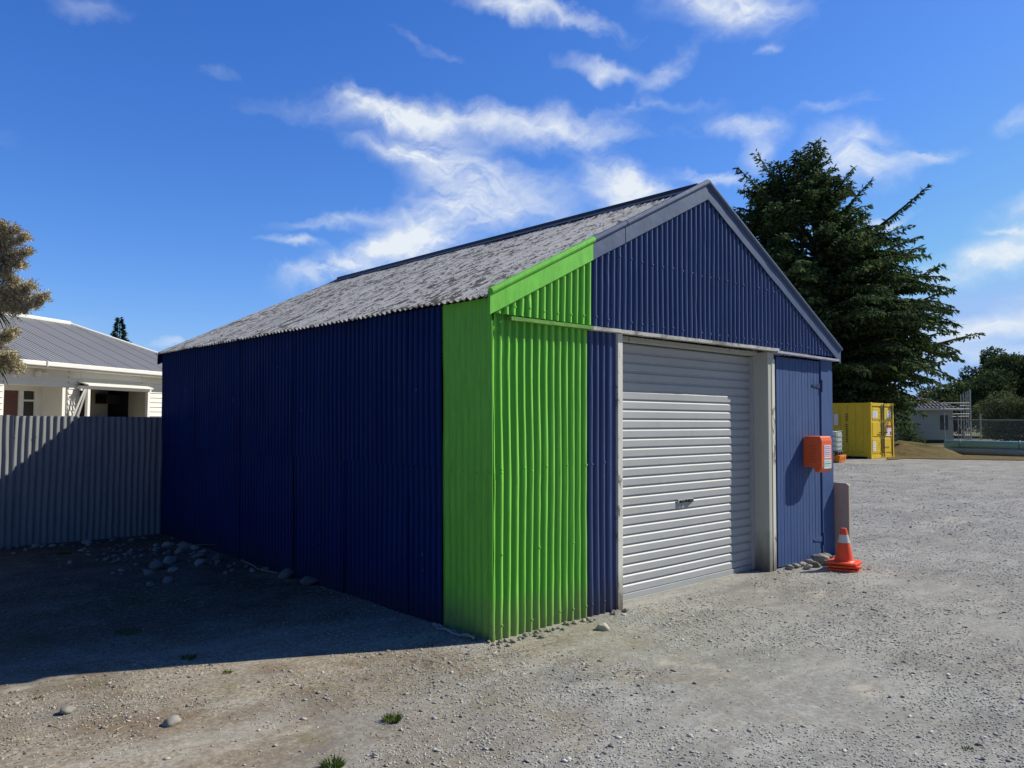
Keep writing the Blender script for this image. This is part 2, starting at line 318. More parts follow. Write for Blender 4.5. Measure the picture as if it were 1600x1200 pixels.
# sky scaled darker overhead and behind the camera to cut the ambient light
_dt = wn('VectorMath', operation='DOT_PRODUCT'); _gc = wn('TexCoord'); _gn = wn('VectorMath', operation='NORMALIZE'); wt.links.new(_gc.outputs['Generated'], _gn.inputs[0])
wt.links.new(_gn.outputs[0], _dt.inputs[0]); _dt.inputs[1].default_value = Vector((FW.x, FW.y, 0)).normalized()
_mr = wn('MapRange', interpolation_type='SMOOTHSTEP'); _mr.inputs[1].default_value = -.25; _mr.inputs[2].default_value = .62; _mr.inputs[3].default_value = .42; _mr.inputs[4].default_value = 1.0
wt.links.new(_dt.outputs['Value'], _mr.inputs[0]); _vs = wn('VectorMath', operation='SCALE'); wt.links.new(_cb.outputs[0], _vs.inputs[0]); wt.links.new(_mr.outputs[0], _vs.inputs[3])
wt.links.new(_vs.outputs[0], gm.inputs[0])
geo = wn('TexCoord'); nrm = wn('VectorMath', operation='NORMALIZE'); wt.links.new(geo.outputs['Generated'], nrm.inputs[0])
def wnoise(scale, det, rough, loc=(0, 0, 0), sc=(1, 1, 1), dist=0, colr=False):
    mp = wn('Mapping'); mp.inputs['Location'].default_value = loc
    # axes aligned with the wind: streaks run along RT+UP/3
    mp.inputs['Scale'].default_value = sc; wt.links.new(nrm.outputs[0], mp.inputs[0])
    nd = wn('TexNoise'); nd.inputs['Scale'].default_value = scale; nd.inputs['Detail'].default_value = det; nd.inputs['Roughness'].default_value = rough; nd.inputs['Distortion'].default_value = dist
    wt.links.new(mp.outputs[0], nd.inputs['Vector']); return nd.outputs['Color' if colr else 'Fac']
def wmath(op, a, b=0., clamp=False):
    m = wn('Math', operation=op, use_clamp=clamp)
    for x, i in ((a, 0), (b, 1)):
        if hasattr(x, 'is_linked'): wt.links.new(x, m.inputs[i])
        else: m.inputs[i].default_value = x
    return m.outputs[0]
def warp(src, scale, amt, loc=(0, 0, 0), det=4):
    c = wnoise(scale, det, .55, loc, colr=True); s1 = wn('VectorMath', operation='SUBTRACT'); s1.inputs[1].default_value = (.5, .5, .5); wt.links.new(c, s1.inputs[0])
    s2 = wn('VectorMath', operation='SCALE'); s2.inputs[3].default_value = amt; wt.links.new(s1.outputs[0], s2.inputs[0])
    s3 = wn('VectorMath', operation='ADD'); wt.links.new(src, s3.inputs[0]); wt.links.new(s2.outputs[0], s3.inputs[1]); return s3.outputs[0]
wdir = warp(nrm.outputs[0], 6, .055); wdir = warp(wdir, 22, .045, (3, 1, 2), 6)
CL = [(735, 185, 185, 18, 4, .85), (600, 165, 62, 13, 18, .65), (890, 208, 70, 15, -2, .6), (700, 250, 70, 36, 40, .62), (630, 232, 55, 15, 10, .7), (785, 290, 85, 28, 10, .68), (690, 345, 75, 34, -15, .9), (790, 340, 80, 22, -5, .55),
      (650, 385, 60, 18, 0, .8), (560, 408, 80, 18, -16, .85), (490, 422, 32, 9, -5, .6), (520, 350, 65, 8, -6, .65), (462, 384, 34, 6, 3, .6), (965, 285, 60, 26, 42, .75), (1000, 305, 45, 22, 10, .7),
      (800, 8, 60, 14, 15, .8), (895, 30, 75, 10, 22, .5), (1140, 8, 78, 32, 5, 1.0), (950, 115, 52, 13, 8, .6), (1045, 122, 34, 12, -45, .5), (1010, 170, 85, 7, -5, .3), (1160, 195, 44, 15, 2, .75), (1180, 238, 26, 20, -40, .55),
      (1340, 248, 46, 34, 8, 1.1), (1455, 246, 36, 9, -12, .75), (1320, 158, 50, 9, -12, .4), (1545, 408, 80, 22, -17, 1.0), (1550, 515, 80, 20, -8, .7), (1385, 345, 30, 8, -15, .7), (1195, 92, 18, 8, -20, .4), (680, 78, 60, 8, 20, .25),
      (350, 110, 26, 12, 10, .22), (130, 27, 48, 16, 5, .25), (1568, 364, 26, 6, 0, .6), (1592, 188, 26, 12, -15, .4), (1120, 282, 34, 10, 10, .6), (1062, 267, 22, 7, 5, .45), (255, 537, 20, 6, 0, .6), (1560, 560, 110, 10, 0, .5), (560, 150, 26, 8, 60, .3),
      (1700, 300, 90, 22, -15, .8), (-200, 250, 120, 30, -10, .5), (-120, 520, 150, 16, -4, .5), (1900, 450, 160, 40, -10, .9), (500, -200, 200, 30, 10, .7), (1500, -250, 200, 50, -10, .8)]
acc = None
for cx, cy, sx_, sy_, ang, inten in CL:
    c = ray(cx, cy); k = c.length; c = c/k; a = math.radians(ang)
    e1 = RT*math.cos(a) - UP*math.sin(a); e1 = (e1 - c*e1.dot(c)).normalized(); e2 = c.cross(e1)
    s1 = sx_*1.12/F/k; s2 = sy_*1.10/F/k
    o = []
    for vec, off in ((e1/s1, 0), (e2/s2, 0), (c/.3, 1/.3)):
        d = wn('VectorMath', operation='DOT_PRODUCT'); wt.links.new(wdir, d.inputs[0]); d.inputs[1].default_value = vec
        o.append(d.outputs['Value'] if not off else wmath('SUBTRACT', d.outputs['Value'], off))
    r2 = wmath('ADD', wmath('MULTIPLY', o[0], o[0]), wmath('ADD', wmath('MULTIPLY', o[1], o[1]), wmath('MULTIPLY', o[2], o[2])))
    g = wmath('MULTIPLY', wmath('EXPONENT', wmath('MULTIPLY', r2, -.9)), inten)
    acc = g if acc is None else wmath('ADD', acc, g)
def aniso(e1, e2, k1, k2, det, rough, dist, off):
    cb = wn('CombineXYZ')
    for i_, (v_, k_) in enumerate(((e1, k1), (e2, k2), (FW, k1))):
        d_ = wn('VectorMath', operation='DOT_PRODUCT'); wt.links.new(wdir, d_.inputs[0]); d_.inputs[1].default_value = v_*k_; wt.links.new(d_.outputs['Value'], cb.inputs[i_])
    nd = wn('TexNoise'); nd.inputs['Scale'].default_value = 1; nd.inputs['Detail'].default_value = det; nd.inputs['Roughness'].default_value = rough; nd.inputs['Distortion'].default_value = dist
    ad = wn('VectorMath', operation='ADD'); ad.inputs[1].default_value = off; wt.links.new(cb.outputs[0], ad.inputs[0]); wt.links.new(ad.outputs[0], nd.inputs['Vector']); return nd.outputs['Fac']
_a = math.radians(12); ea = RT*math.cos(_a)-UP*math.sin(_a); eb = RT*math.sin(_a)+UP*math.cos(_a)
_a = math.radians(-28); ec = RT*math.cos(_a)-UP*math.sin(_a); ed = RT*math.sin(_a)+UP*math.cos(_a)
wis = aniso(ea, eb, 7, 26, 8, .6, .7, (3, 1, 2)); wis2 = aniso(ec, ed, 14, 60, 7, .6, .5, (7, 2, 5))
tex = wmath('ADD', wmath('MULTIPLY', wis, 2.5), wmath('MULTIPLY', wis2, 1.0))
dens = wmath('MULTIPLY', acc, wmath('SUBTRACT', tex, 1.0)); 
rp = wn('ValToRGB'); rp.color_ramp.elements[0].position = .05; rp.color_ramp.elements[1].position = 1.0; rp.color_ramp.elements[1].color = (.96, .96, .96, 1)
rp.color_ramp.interpolation = 'LINEAR'
wt.links.new(dens, rp.inputs[0])
CLOUDV = (8.2, 8.8, 9.4)
mc = wn('Mix', data_type='RGBA'); wt.links.new(rp.outputs[0], mc.inputs[0]); wt.links.new(gm.outputs[0], mc.inputs[6]); mc.inputs[7].default_value = (*CLOUDV, 1)
wt.links.new(mc.outputs[2], bg.inputs[0]); bg.inputs[1].default_value = .1
sl = bpy.data.lights.new('sun', 'SUN'); sl.energy = 5.0; sl.angle = math.radians(.53); sl.color = (1, .945, .80)
so = bpy.data.objects.new('sun', sl); COL.objects.link(so); so.rotation_euler = AX.to_track_quat('Z', 'Y').to_euler()
# ------------------------------------------------------------------ ground
def zg(x, y):
    z = .012*noise.noise((x*.7, y*.7, 0)) + .006*noise.noise((x*2.3, y*2.3, 4))
    if x < 0 and y > 1.5: z += -.02*min(1, (y-1.5)/3) * min(1, -x*2) * (1 if y < 6.5 else 0)
    k = math.hypot(x+3.7, y+4.3)
    return z*(1 if k < 60 else 0) - .008
nr, na = 330, 420; V = []
for i in range(nr):
    r = .3*(1.0245**i) if i else 0
    for j in range(na):
        a = 2*math.pi*j/na; x = CAM.x+r*math.cos(a); y = CAM.y+r*math.sin(a); V.append((x, y, zg(x, y)))
V = np.array(V); I, J = np.meshgrid(np.arange(nr-1), np.arange(na), indexing='ij'); J2 = (J+1) % na
Fq = np.stack([I*na+J, (I+1)*na+J, (I+1)*na+J2, I*na+J2], -1).reshape(-1, 4)
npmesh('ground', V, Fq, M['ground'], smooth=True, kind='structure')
# loose gravel (nobody could count it)
def ico():
    p = (1+5**.5)/2
    v = np.array([(-1, p, 0), (1, p, 0), (-1, -p, 0), (1, -p, 0), (0, -1, p), (0, 1, p), (0, -1, -p), (0, 1, -p), (p, 0, -1), (p, 0, 1), (-p, 0, -1), (-p, 0, 1)])/math.sqrt(1+p*p)
    f = np.array([(0, 11, 5), (0, 5, 1), (0, 1, 7), (0, 7, 10), (0, 10, 11), (1, 5, 9), (5, 11, 4), (11, 10, 2), (10, 7, 6), (7, 1, 8), (3, 9, 4), (3, 4, 2), (3, 2, 6), (3, 6, 8), (3, 8, 9), (4, 9, 5), (2, 4, 11), (6, 2, 10), (8, 6, 7), (9, 8, 1)])
    return v, f
IV, IF = ico()
N = 400000
r = 2.2 + (rng.random(N)**1.75)*30; az = -YAW + (rng.random(N)-.5)*math.radians(88)
X = CAM.x + r*np.sin(az); Y = CAM.y + r*np.cos(az)
dens_ = np.array([noise.noise((x*.8, y*.8, 9)) + .5*noise.noise((x*3, y*3, 2)) for x, y in zip(X, Y)])
left = np.clip((1.6-(X-Y))*.28, 0, 1)
keep = ~((X > -.03) & (X < 5.6) & (Y > -.03) & (Y < 7.2)) & (Y < 6.95) & (rng.random(N) < np.clip(.80 - .35*left + dens_*1.7, .04, 1)*np.clip((32-r)/14, 0, 1))
keep |= ((X > 5.6) & (Y > 6.9))
X = X[keep]; Y = Y[keep]; r = r[keep]; n = len(X)
sz = (.0024 + .0038*rng.random(n)**2.2 + .007*(rng.random(n) < .012))*(1+.05*r)
Vs = IV[None]*(1+.35*(rng.random((n, 12, 1))-.5))
Vs = Vs*np.stack([sz*rng.uniform(.8, 1.6, n), sz*rng.uniform(.7, 1.1, n), sz*rng.uniform(.3, .6, n)], 1)[:, None]
th = rng.random(n)*6.283; c, s_ = np.cos(th)[:, None], np.sin(th)[:, None]
ti = rng.normal(0, .25, n)[:, None]
vx = Vs[..., 0]*c - Vs[..., 1]*s_; vy = Vs[..., 0]*s_ + Vs[..., 1]*c; vz = Vs[..., 2] + vx*ti
Z = np.array([zg(x, y) for x, y in zip(X, Y)])
Vs = np.stack([vx+X[:, None], vy+Y[:, None], vz+(Z+sz*.22)[:, None]], -1).reshape(-1, 3)
Fs = (IF[None]+(np.arange(n)*12)[:, None, None]).reshape(-1, 3)
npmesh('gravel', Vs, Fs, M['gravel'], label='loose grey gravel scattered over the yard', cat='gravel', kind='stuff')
# ------------------------------------------------------------------ the shed
W, L, HG, XR, HR = 5.43, 7.02, 2.36, 2.69, 3.90
P_ = .0763; A_ = .0115; CR = 1.0
shed = empty('shed', (0, 0, 0), label='navy corrugated iron garage with lime green corner, roller door and weathered gable roof', cat='garage')
def corr(name, mat, u0, u1, zb, zt, mapf, rows=26, pitch=P_, amp=A_, wob=.004, phase=0, nails=(), per=8, seed=0, sharp=0, crest=1.0, parent=shed, dent=0.0, dmin=None, **k):
    """corrugated sheet: u across, z up; mapf(u, z, d) -> point; d is the outward offset"""
    n = max(2, int(round((u1-u0)/pitch*per))); mb = MB(); V = []; rs = random.Random(seed)
    dn = [(rs.uniform(u0, u1), rs.uniform(0, 1), rs.uniform(.02, .05), rs.uniform(.3, 1)) for _ in range(int(dent*(u1-u0)*10))]
    for i in range(n+1):
        u = u0+(u1-u0)*i/n; b = zb(u); tp = zt(u)
        for j in range(rows+1):
            q = j/rows; z = b+(tp-b)*q
            uu = u + wob*2*noise.noise((u*3+seed, z*1.3, seed)) + wob*(noise.noise((u*9, z*4, seed+5)))*(1.6 if q < .2 else .7)
            c = math.cos(2*math.pi*(u/pitch)+phase)
            if crest != 1: c = 2*((1+c)/2)**crest-1
            a = amp*(1+.18*noise.noise((u*6, z*2.2, seed+9)))
            d = a*c + .008*noise.noise((u*1.2, z*.9, seed+3))
            for du, dz, dr, ds in dn:
                dd = ((u-du)/dr)**2 + ((z-(b+(tp-b)*dz))/(dr*1.6))**2
                if dd < 4: d -= .007*ds*math.exp(-dd)
            V.append(tuple(mapf(uu, z, d)))
    fs = [(i*(rows+1)+j, (i+1)*(rows+1)+j, (i+1)*(rows+1)+j+1, i*(rows+1)+j+1) for i in range(n) for j in range(rows)]
    mb.add(V, fs)
    for zn, step in nails:      # lead head nails on the crests
        kk = math.ceil((u0/pitch + phase/(2*math.pi)))
        u = (kk - phase/(2*math.pi))*pitch; ct = 0
        while u < u1-.01:
            z = zn(u) if callable(zn) else zn
            z += .008*rs.uniform(-1, 1)
            if ct % step == 0 and rs.random() < .93 and zb(u)+.01 < z < zt(u)-.01 and u > u0+.01:
                ce = []; 
                for rr, hh in ((.0095, .000), (.0085, .004), (.004, .0065)):
                    ce += [mapf(u+rr*math.cos(a*math.pi/4), z+rr*math.sin(a*math.pi/4), amp+.003+hh) for a in range(8)]
                mb.add(ce, [(q*8+a, q*8+(a+1) % 8, q*8+8+(a+1) % 8, q*8+8+a) for q in range(2) for a in range(8)] + [tuple(range(16, 24))])
            u += pitch; ct += 1
    return mb.build(name, mat, parent, smooth=True, **k)
def lean(z): return -.032*z/2.4
fm = lambda u, z, d: (u + lean(z)*max(0, 1-u/.6), -.012-d, z)
zb_f = lambda u: -.03 + .008*noise.noise((u*9, 0, 3))
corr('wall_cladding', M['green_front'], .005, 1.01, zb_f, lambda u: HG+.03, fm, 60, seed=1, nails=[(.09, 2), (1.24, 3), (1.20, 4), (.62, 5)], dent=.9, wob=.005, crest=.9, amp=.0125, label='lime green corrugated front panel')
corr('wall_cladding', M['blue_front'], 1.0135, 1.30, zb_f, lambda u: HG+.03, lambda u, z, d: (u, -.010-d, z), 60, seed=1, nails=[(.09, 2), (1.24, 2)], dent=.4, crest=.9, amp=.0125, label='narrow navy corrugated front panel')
MB().box(1.30, 1.375, -.018, .02, -.02, HG+.02).build('wall_strip', M['blue_front'], shed)
# side wall, sheet by sheet
sm = lambda off: (lambda u, z, d: (-.012-d-off+lean(z), u, z))
zside = lambda u: 2.50
zb_s = lambda u: -.04 + .012*noise.noise((0, u*5, 3))
corr('wall_cladding', M['green'], -.022, .575, zb_s, zside, sm(0), 50, seed=4, amp=.0065, pitch=.0762, dent=.6, nails=[(.1, 2), (1.2, 2)], label='lime green corrugated side panel')
ys = [.574, 1.03, 1.55, 2.05, 2.55, 3.05, 3.70, 4.35, 5.05, 5.75, 6.45, 7.0]
for i in range(len(ys)-1):
    off = (.0, .006)[i % 2] if i else .002
    lo = corr('wall_cladding', M['blue_side_shaded'], ys[i]+(.0 if i else .0), ys[i+1]+.02, zb_s, lambda u: 1.32 if 0 else 1.30, sm(off+.003), 18, seed=20+i, amp=.0070 if i > 5 else .0055, dent=.5, label='navy side sheet, lower row')
    corr('wall_cladding', M['blue_side_shaded'], ys[i], ys[i+1]+.02, lambda u: 1.22 + .004*math.sin(u*3), zside, sm(off+.009+.002), 14, seed=40+i, amp=.0085, dent=.3, label='navy side sheet, upper row')
# hidden sides
corr('wall_cladding', M['blue_side_shaded'], 0, W, lambda u: -.03, lambda u: 2.45 + 1.35*(1-abs(u-XR)/XR), lambda u, z, d: (u, L+.01+d, z), 4, seed=60, per=6, label='rear wall sheeting')
corr('wall_cladding', M['blue_side_shaded'], .0, L, lambda u: -.03, lambda u: 2.42, lambda u, z, d: (W+.012+d, u, z), 4, seed=61, per=6, label='far side wall sheeting')
# corner flashing at green corner
mb = MB(); 
pts = [(lean(z)-.022+.003*noise.noise((z*5, 1, 1)), -.004, z) for z in [i*.06-.03 for i in range(41)]]
mb.tube([(p[0]+.014, -.018+.004*noise.noise((p[2]*4, 7, 2)), p[2]) for p in pts], .008, 6)
mb.build('corner_flashing', M['green'], shed, smooth=True)
# gable cladding
rkL = lambda x: 2.47+(HR-2.47)*(x+.11)/(XR+.11); rkR = lambda x: HR-(HR-2.42)*(x-XR)/(W+.12-XR)
rake = lambda x: min(rkL(x), rkR(x))
gm_ = lambda u, z, d: (u, -.054-d, z)
gb = lambda u: HG+.035+.02*u/W*0
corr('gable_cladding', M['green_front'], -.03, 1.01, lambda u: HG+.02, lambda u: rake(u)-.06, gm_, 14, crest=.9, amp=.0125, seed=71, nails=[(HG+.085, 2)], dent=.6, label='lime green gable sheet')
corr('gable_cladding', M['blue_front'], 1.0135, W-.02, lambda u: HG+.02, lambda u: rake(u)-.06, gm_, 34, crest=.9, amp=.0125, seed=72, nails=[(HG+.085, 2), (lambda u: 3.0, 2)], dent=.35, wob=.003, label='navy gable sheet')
# battens / sill flashing under the gable
def batten(x0, x1, mat, z0, z1=None, th=.034, y0=-.085, lab=None):
    mb = MB(); n = max(3, int((x1-x0)/.08)); z1 = z0 if z1 is None else z1
    V = []; 
    for i in range(n+1):
        x = x0+(x1-x0)*i/n; z = z0+(z1-z0)*i/n+.003*noise.noise((x*5, 2, 2)); t2 = th*(1+.15*noise.noise((x*9, 0, 5)))
        V += [(x, y0+.004*noise.noise((x*7, 1, 1)), z-t2/2), (x, -.02, z-t2/2), (x, -.02, z+t2/2), (x, y0, z+t2/2-.006)]
    mb.add(V, [(i*4+a, i*4+(a+1) % 4, i*4+4+(a+1) % 4, i*4+4+a) for i in range(n) for a in range(4)] + [(0, 3, 2, 1), (n*4, n*4+1, n*4+2, n*4+3)])
    mb.build('gable_batten', mat, shed, label=lab)
batten(.10, 1.01, M['batten_green'], 2.355, 2.36, lab='green mossy batten')
batten(1.013, 4.05, M['batten'], 2.36, 2.375, .036, lab='bare weathered batten')
batten(3.99, 5.47, M['batten_blue'], 2.352, 2.342, .030, y0=-.098, lab='pale blue batten over the board door')
# barge flashings
def barge(x0, x1, fn, mat, y=-.085, h=.165, lab=None, ends=(0, 0)):
    mb = MB(); n = max(6, int(abs(x1-x0)/.05)); V = []
    for i in range(n+1):
        x = x0+(x1-x0)*i/n; z = fn(x); wv = .006*noise.noise((x*4, 5, 1))
        V += [(x, y+wv, z-h), (x, y+.5*wv, z+.012), (x, y+.03, z+.022), (x, y+.03, z-h+.02)]
    mb.add(V, [(i*4+a, i*4+(a+1) % 4, i*4+4+(a+1) % 4, i*4+4+a) for i in range(n) for a in range(4)] + [(0, 3, 2, 1), (n*4, n*4+1, n*4+2, n*4+3)])
    mb.tube([(x0+(x1-x0)*i/n, y-.004, fn(x0+(x1-x0)*i/n)+.026) for i in range(n+1)], .025, 10)
    return mb.build('barge_flashing', mat, shed, label=lab)
rl2 = lambda x: 2.505+(3.905-2.505)*(x+.11)/(XR+.11); rr2 = lambda x: 3.905-(3.905-2.445)*(x-XR)/(W+.11-XR)
barge(-.11, 1.01, rl2, M['green'], h=.145, lab='lime green barge flashing')
barge(1.013, 1.42, rl2, M['barge_navy'], h=.145, lab='faded navy barge flashing, short length')
barge(1.426, XR-.002, rl2, M['barge_navy'], y=-.088, h=.145, lab='faded navy barge flashing to the apex')
barge(XR+.002, W+.11, rr2, M['barge_navy'], h=.14, lab='faded navy barge flashing on the right slope')
# rear barges
mb = MB()
for x0, x1, fn in ((-.11, XR, rl2), (XR, W+.11, rr2)):
    mb.poly([(x0, L+.03, fn(x0)-.16), (x1, L+.03, fn(x1)-.16), (x1, L+.03, fn(x1)), (x0, L+.03, fn(x0))], (0, .02, 0))
mb.build('rear_barge', M['blue_side_shaded'], shed)
# roof sheets
def roofside(name, xa, za, xb, zb_, sgn):
    dx, dz = xb-xa, zb_-za; ln = math.hypot(dx, dz); nx, nz = -dz/ln*sgn, dx/ln*sgn
    if nz < 0: nx, nz = -nx, -nz
    per = 10; y0, y1 = -.06, L+.05; n = int((y1-y0)/P_*per); rows = 30; V = []
    for i in range(n+1):
        y = y0+(y1-y0)*i/n; c = math.cos(2*math.pi*y/P_)
        sh = int(y/.61); ragged = .025*noise.noise((sh*3.1, 1, 1)) + .012*noise.noise((y*6, 1, 1))
        for j in range(rows+1):
            q = j/rows; qq = q + ragged*(1-q)/ln*1.0
            d = .0135*c + .012*noise.noise((y*.6, q*2, 3)) + (.004 if (sh % 2) else 0)
            V.append((xa+dx*qq+nx*d, y, za+dz*qq+nz*d))
    fs = [(i*(rows+1)+j, (i+1)*(rows+1)+j, (i+1)*(rows+1)+j+1, i*(rows+1)+j+1) for i in range(n) for j in range(rows)]
    mb = MB(); mb.add(V, fs)
    # nail heads
    for rw in (.06, .36, .66, .94):
        u = 0
        while u < L:
            if random.random() < .8:
                px_, pz_ = xa+dx*rw, za+dz*rw
                mb.tube([(px_+nx*.012, u, pz_+nz*.012), (px_+nx*.022, u, pz_+nz*.022)], .009, 6)
            u += P_*3
    return mb.build(name, M['roof'], shed, smooth=True)
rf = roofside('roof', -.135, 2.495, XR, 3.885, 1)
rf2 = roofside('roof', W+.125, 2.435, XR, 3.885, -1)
mb = MB()   # ridge capping
for sgn, (xe, ze) in ((-1, (XR-.16, 3.885-.16*.50)), (1, (XR+.16, 3.885-.16*.51))):
    mb.add([(XR, .03, 3.925), (XR, L+.0, 3.925), (xe, L+.0, ze+.028), (xe, .03, ze+.028)], [(0, 1, 2, 3)])
mb.tube([(XR, .03, 3.925), (XR, L+.0, 3.925)], .022, 8)
mb.build('ridge_cap', flat('dark_ridge_cap', (.05, .055, .06), .5, .4, 5), rf)
# fascia under the eave + rafters shade

# door opening
MB().box(1.375, 1.44, -.042, .21, -.02, 2.345).build('door_post', M['white_timber'], shed, bevel=.004, label='narrow weathered white jamb left of the roller door')
MB().box(3.90, 4.030, -.030, .21, -.02, 2.345).build('door_post', M['post'], shed, bevel=.006, label='wide grey-white post right of the roller door')
MB().box(3.975, 4.033, -.036, -.031, .0, 2.27).build('post_lit_edge', M['white_timber'], shed)  # paler strip paints in the sunlit front edge of the post
MB().box(1.44, 3.90, .09, .24, 2.31, 2.35).build('lintel', M['post'], shed)
rd = empty('roller_door', (1.44, .19, 0)); rd.parent = shed
mb = MB(); prof = []; z = .03; pit = .0872
z = .045
while z < 2.26:
    prof += [(-.002, z), (.014, z+.007), (.013, z+.063), (.0, z+.077)]; z += pit
Wd = 3.90-1.44; xs = [0+Wd*i/24 for i in range(25)]; V = []
for x in xs:
    V += [(x, -d+.006*noise.noise((x*1.2, zz*1.5, 0)), zz) for d, zz in prof]
m_ = len(prof); fs = [(i*m_+j, (i+1)*m_+j, (i+1)*m_+j+1, i*m_+j+1) for i in range(24) for j in range(m_-1)]
mb.add(V, fs); mb.build('curtain', M['curtain'], rd)
MB().box(0, Wd, -.022, .01, -.005, .045).build('bottom_rail', M['curtain'], rd, bevel=.004)
MB().box(0, .045, -.035, -.001, 0, 2.3).build('guide_rail', M['galv'], rd)
MB().box(Wd-.03, Wd, -.05, -.001, 0, 2.3).build('guide_rail', M['curtain'], rd)
hb = MB().box(1.08, 1.34, -.03, -.017, .795, .835).build('lock_plate', M['galv'], rd, bevel=.003)
hb2 = MB(); hb2.box(1.11, 1.17, -.045, -.03, .80, .825); hb2.box(1.25, 1.32, -.045, -.03, .80, .83); hb2.tube([(1.21, -.03, .815), (1.21, -.05, .815)], .014, 10); hb2.build('handle', M['steel'], hb, bevel=.003)
# backing inside
MB().box(.05, W-.05, .55, .56, 0, 2.4).build('inner_lining', M['seam'], shed)
# board door
pd = empty('plank_door', (4.115, .012, 0)); pd.parent = shed; pd['label'] = 'faded blue tongue and groove door'
mb = MB(); wd = 1.02; k = 7; pw = wd/k
for i in range(k):
    bx = i*pw; mid_ = bx+pw/2; oy = .0015*random.uniform(-1, 1)
    for a, b in ((bx+.003, mid_-.0012), (mid_+.0012, bx+pw-.003)):
        mb.box(a, b, -.02+oy, .0, .0+.01*random.random(), 2.31)
mb.box(0.001, wd, -.001, .02, .01, 2.30)
mb.build('boards', M['blue_door'], pd, bevel=.0025)
for zc, col_ in ((2.02, M['navy_iron']), (.22, M['navy_iron'])):
    h = MB(); h.poly([(wd+.01, -.03, zc-.035), (wd+.01, -.03, zc+.035), (wd-.20, -.03, zc+.008), (wd-.20, -.03, zc-.008)], (0, .008, 0))
    h.tube([(wd+.02, -.038, zc-.07), (wd+.02, -.038, zc+.07)], .010, 8)
    h.box(wd+.03, wd+.065, -.032, -.024, zc-.07, zc+.07)
    for q in (.05, .15): h.tube([(wd-q-.04, -.03, zc), (wd-q-.04, -.036, zc)], .006, 6)
    h.build('hinge', M['blue_door'] if zc < 1 else col_, pd)
MB().box(5.14, W+.005, -.024, .02, -.02, 2.33).build('door_frame', M['blue_door'], shed, bevel=.004, label='blue board beside the hinges')
MB().box(4.034, 4.113, .0, .03, -.02, 2.33).build('door_frame', M['seam'], shed)
MB().box(4.10, 5.14, .034, .05, -.02, 2.33).build('door_backing', M['seam'], shed)
# floor slab strip under doors
MB().box(1.45, 3.9, .15, .5, -.06, -.004).build('threshold', M['kerb'], shed, bevel=.01)
# ------------------------------------------------------------------ orange wall box
ob = empty('wall_box', (4.71, -.032, 1.02), label='orange plastic cabinet with two pale stickers, fixed to the blue board door', cat='wall box')
bw_, bd_, bh_ = .265, .185, .40
mb = MB()
sil = [(.03, .06), (.03, .395), (-.02, .41), (-bd_+.006, .41), (-bd_-.008, .36), (-bd_-.008, .05), (-bd_+.03, .0), (-.12, .0), (-.085, .06)]
mb.poly([(0, y, z) for y, z in sil], (bw_, 0, 0)); mb.build('cabinet', M['orange'], ob, bevel=.012)
mb = MB()
for i in range(7): mb.box(-.003, -.001, -.13, -.05, .12+.03*i, .125+.03*i)
mb.build('side_ribs', flat('dark_orange', (.5, .06, .02), .5), ob)
def sticker(x0, x1, z0, z1, mat, rows, inks):
    s_ = MB().box(x0, x1, -bd_-.0115, -bd_-.009, z0, z1).build('sticker', mat, ob)
    q = MB(); hh = (z1-z0)/(rows+1)
    for i in range(rows):
        zc = z1-hh*(i+.8); xx = x0+.012
        while xx < x1-.02:
            ww = random.uniform(.006, .02); q.box(xx, min(xx+ww, x1-.01), -bd_-.0135, -bd_-.0118, zc-hh*.25, zc+hh*.25, i % len(inks)); xx += ww+.005
    q.build('printing', inks, s_)
sticker(.06, .225, .16, .31, M['sticker'], 6, [M['ink_violet'], M['ink_violet'], M['ink_pink']])
sticker(.055, .23, .045, .145, M['sticker_blue'], 3, [M['pipe_pale'], M['ink_teal']])
# ------------------------------------------------------------------ concrete post and cones
mb = MB(); mb.poly([(0, 0, -.1), (0, -.185, -.1), (0, -.185, .835), (0, -.155, .86), (0, .03, .865), (0, .03, -.1)], (.055, 0, 0))
cp = mb.build('concrete_post', M['concrete'], bevel=.006, label='stained concrete slab post standing at the shed corner behind the cones', cat='post'); cp.location = (5.475, 0, 0)
def cone_root(loc, rz, label, top=True):
    r_ = empty('traffic_cone', loc, rz, label=label, cat='traffic cone', group='orange traffic cones stacked beside the shed')
    b = MB(); a = .155; c_ = .035
    b.poly([(-a+c_, -a, 0), (a-c_, -a, 0), (a, -a+c_, 0), (a, a-c_, 0), (a-c_, a, 0), (-a+c_, a, 0), (-a, a-c_, 0), (-a, -a+c_, 0)], (0, 0, .024)); b.build('base', M['cone'], r_, bevel=.006)
    c = MB(); H = .375; c.tube([(0, 0, .024), (0, 0, .034), (0, 0, .05), (0, 0, H-.015), (0, 0, H)], [.108, .098, .092, .033, .027], 28, cap=True)
    c.build('cone_body', M['cone'], r_, smooth=False)
    if top:
        c = MB(); rr = lambda z: .092+(.033-.092)*(z-.05)/(H-.015-.05)
        c.tube([(0, 0, .222), (0, 0, .308)], [rr(.222)+.002, rr(.308)+.002], 28, cap=False); c.build('reflective_collar', M['reflect'], r_, smooth=True)
    return r_
cx_, cy_ = gnd(1322, 890).x, gnd(1322, 890).y
cone_root((cx_+.0, cy_+.02, .0), .25, 'bottom cone of the orange stack beside the shed, only its base showing', False)
cone_root((cx_+.006, cy_+.016, .034), .5, 'middle cone of the orange stack beside the shed, only its base rim showing', False)
cone_root((cx_, cy_+.02, .068), .12, 'topmost orange cone of the stack with silver collar, beside the shed corner')
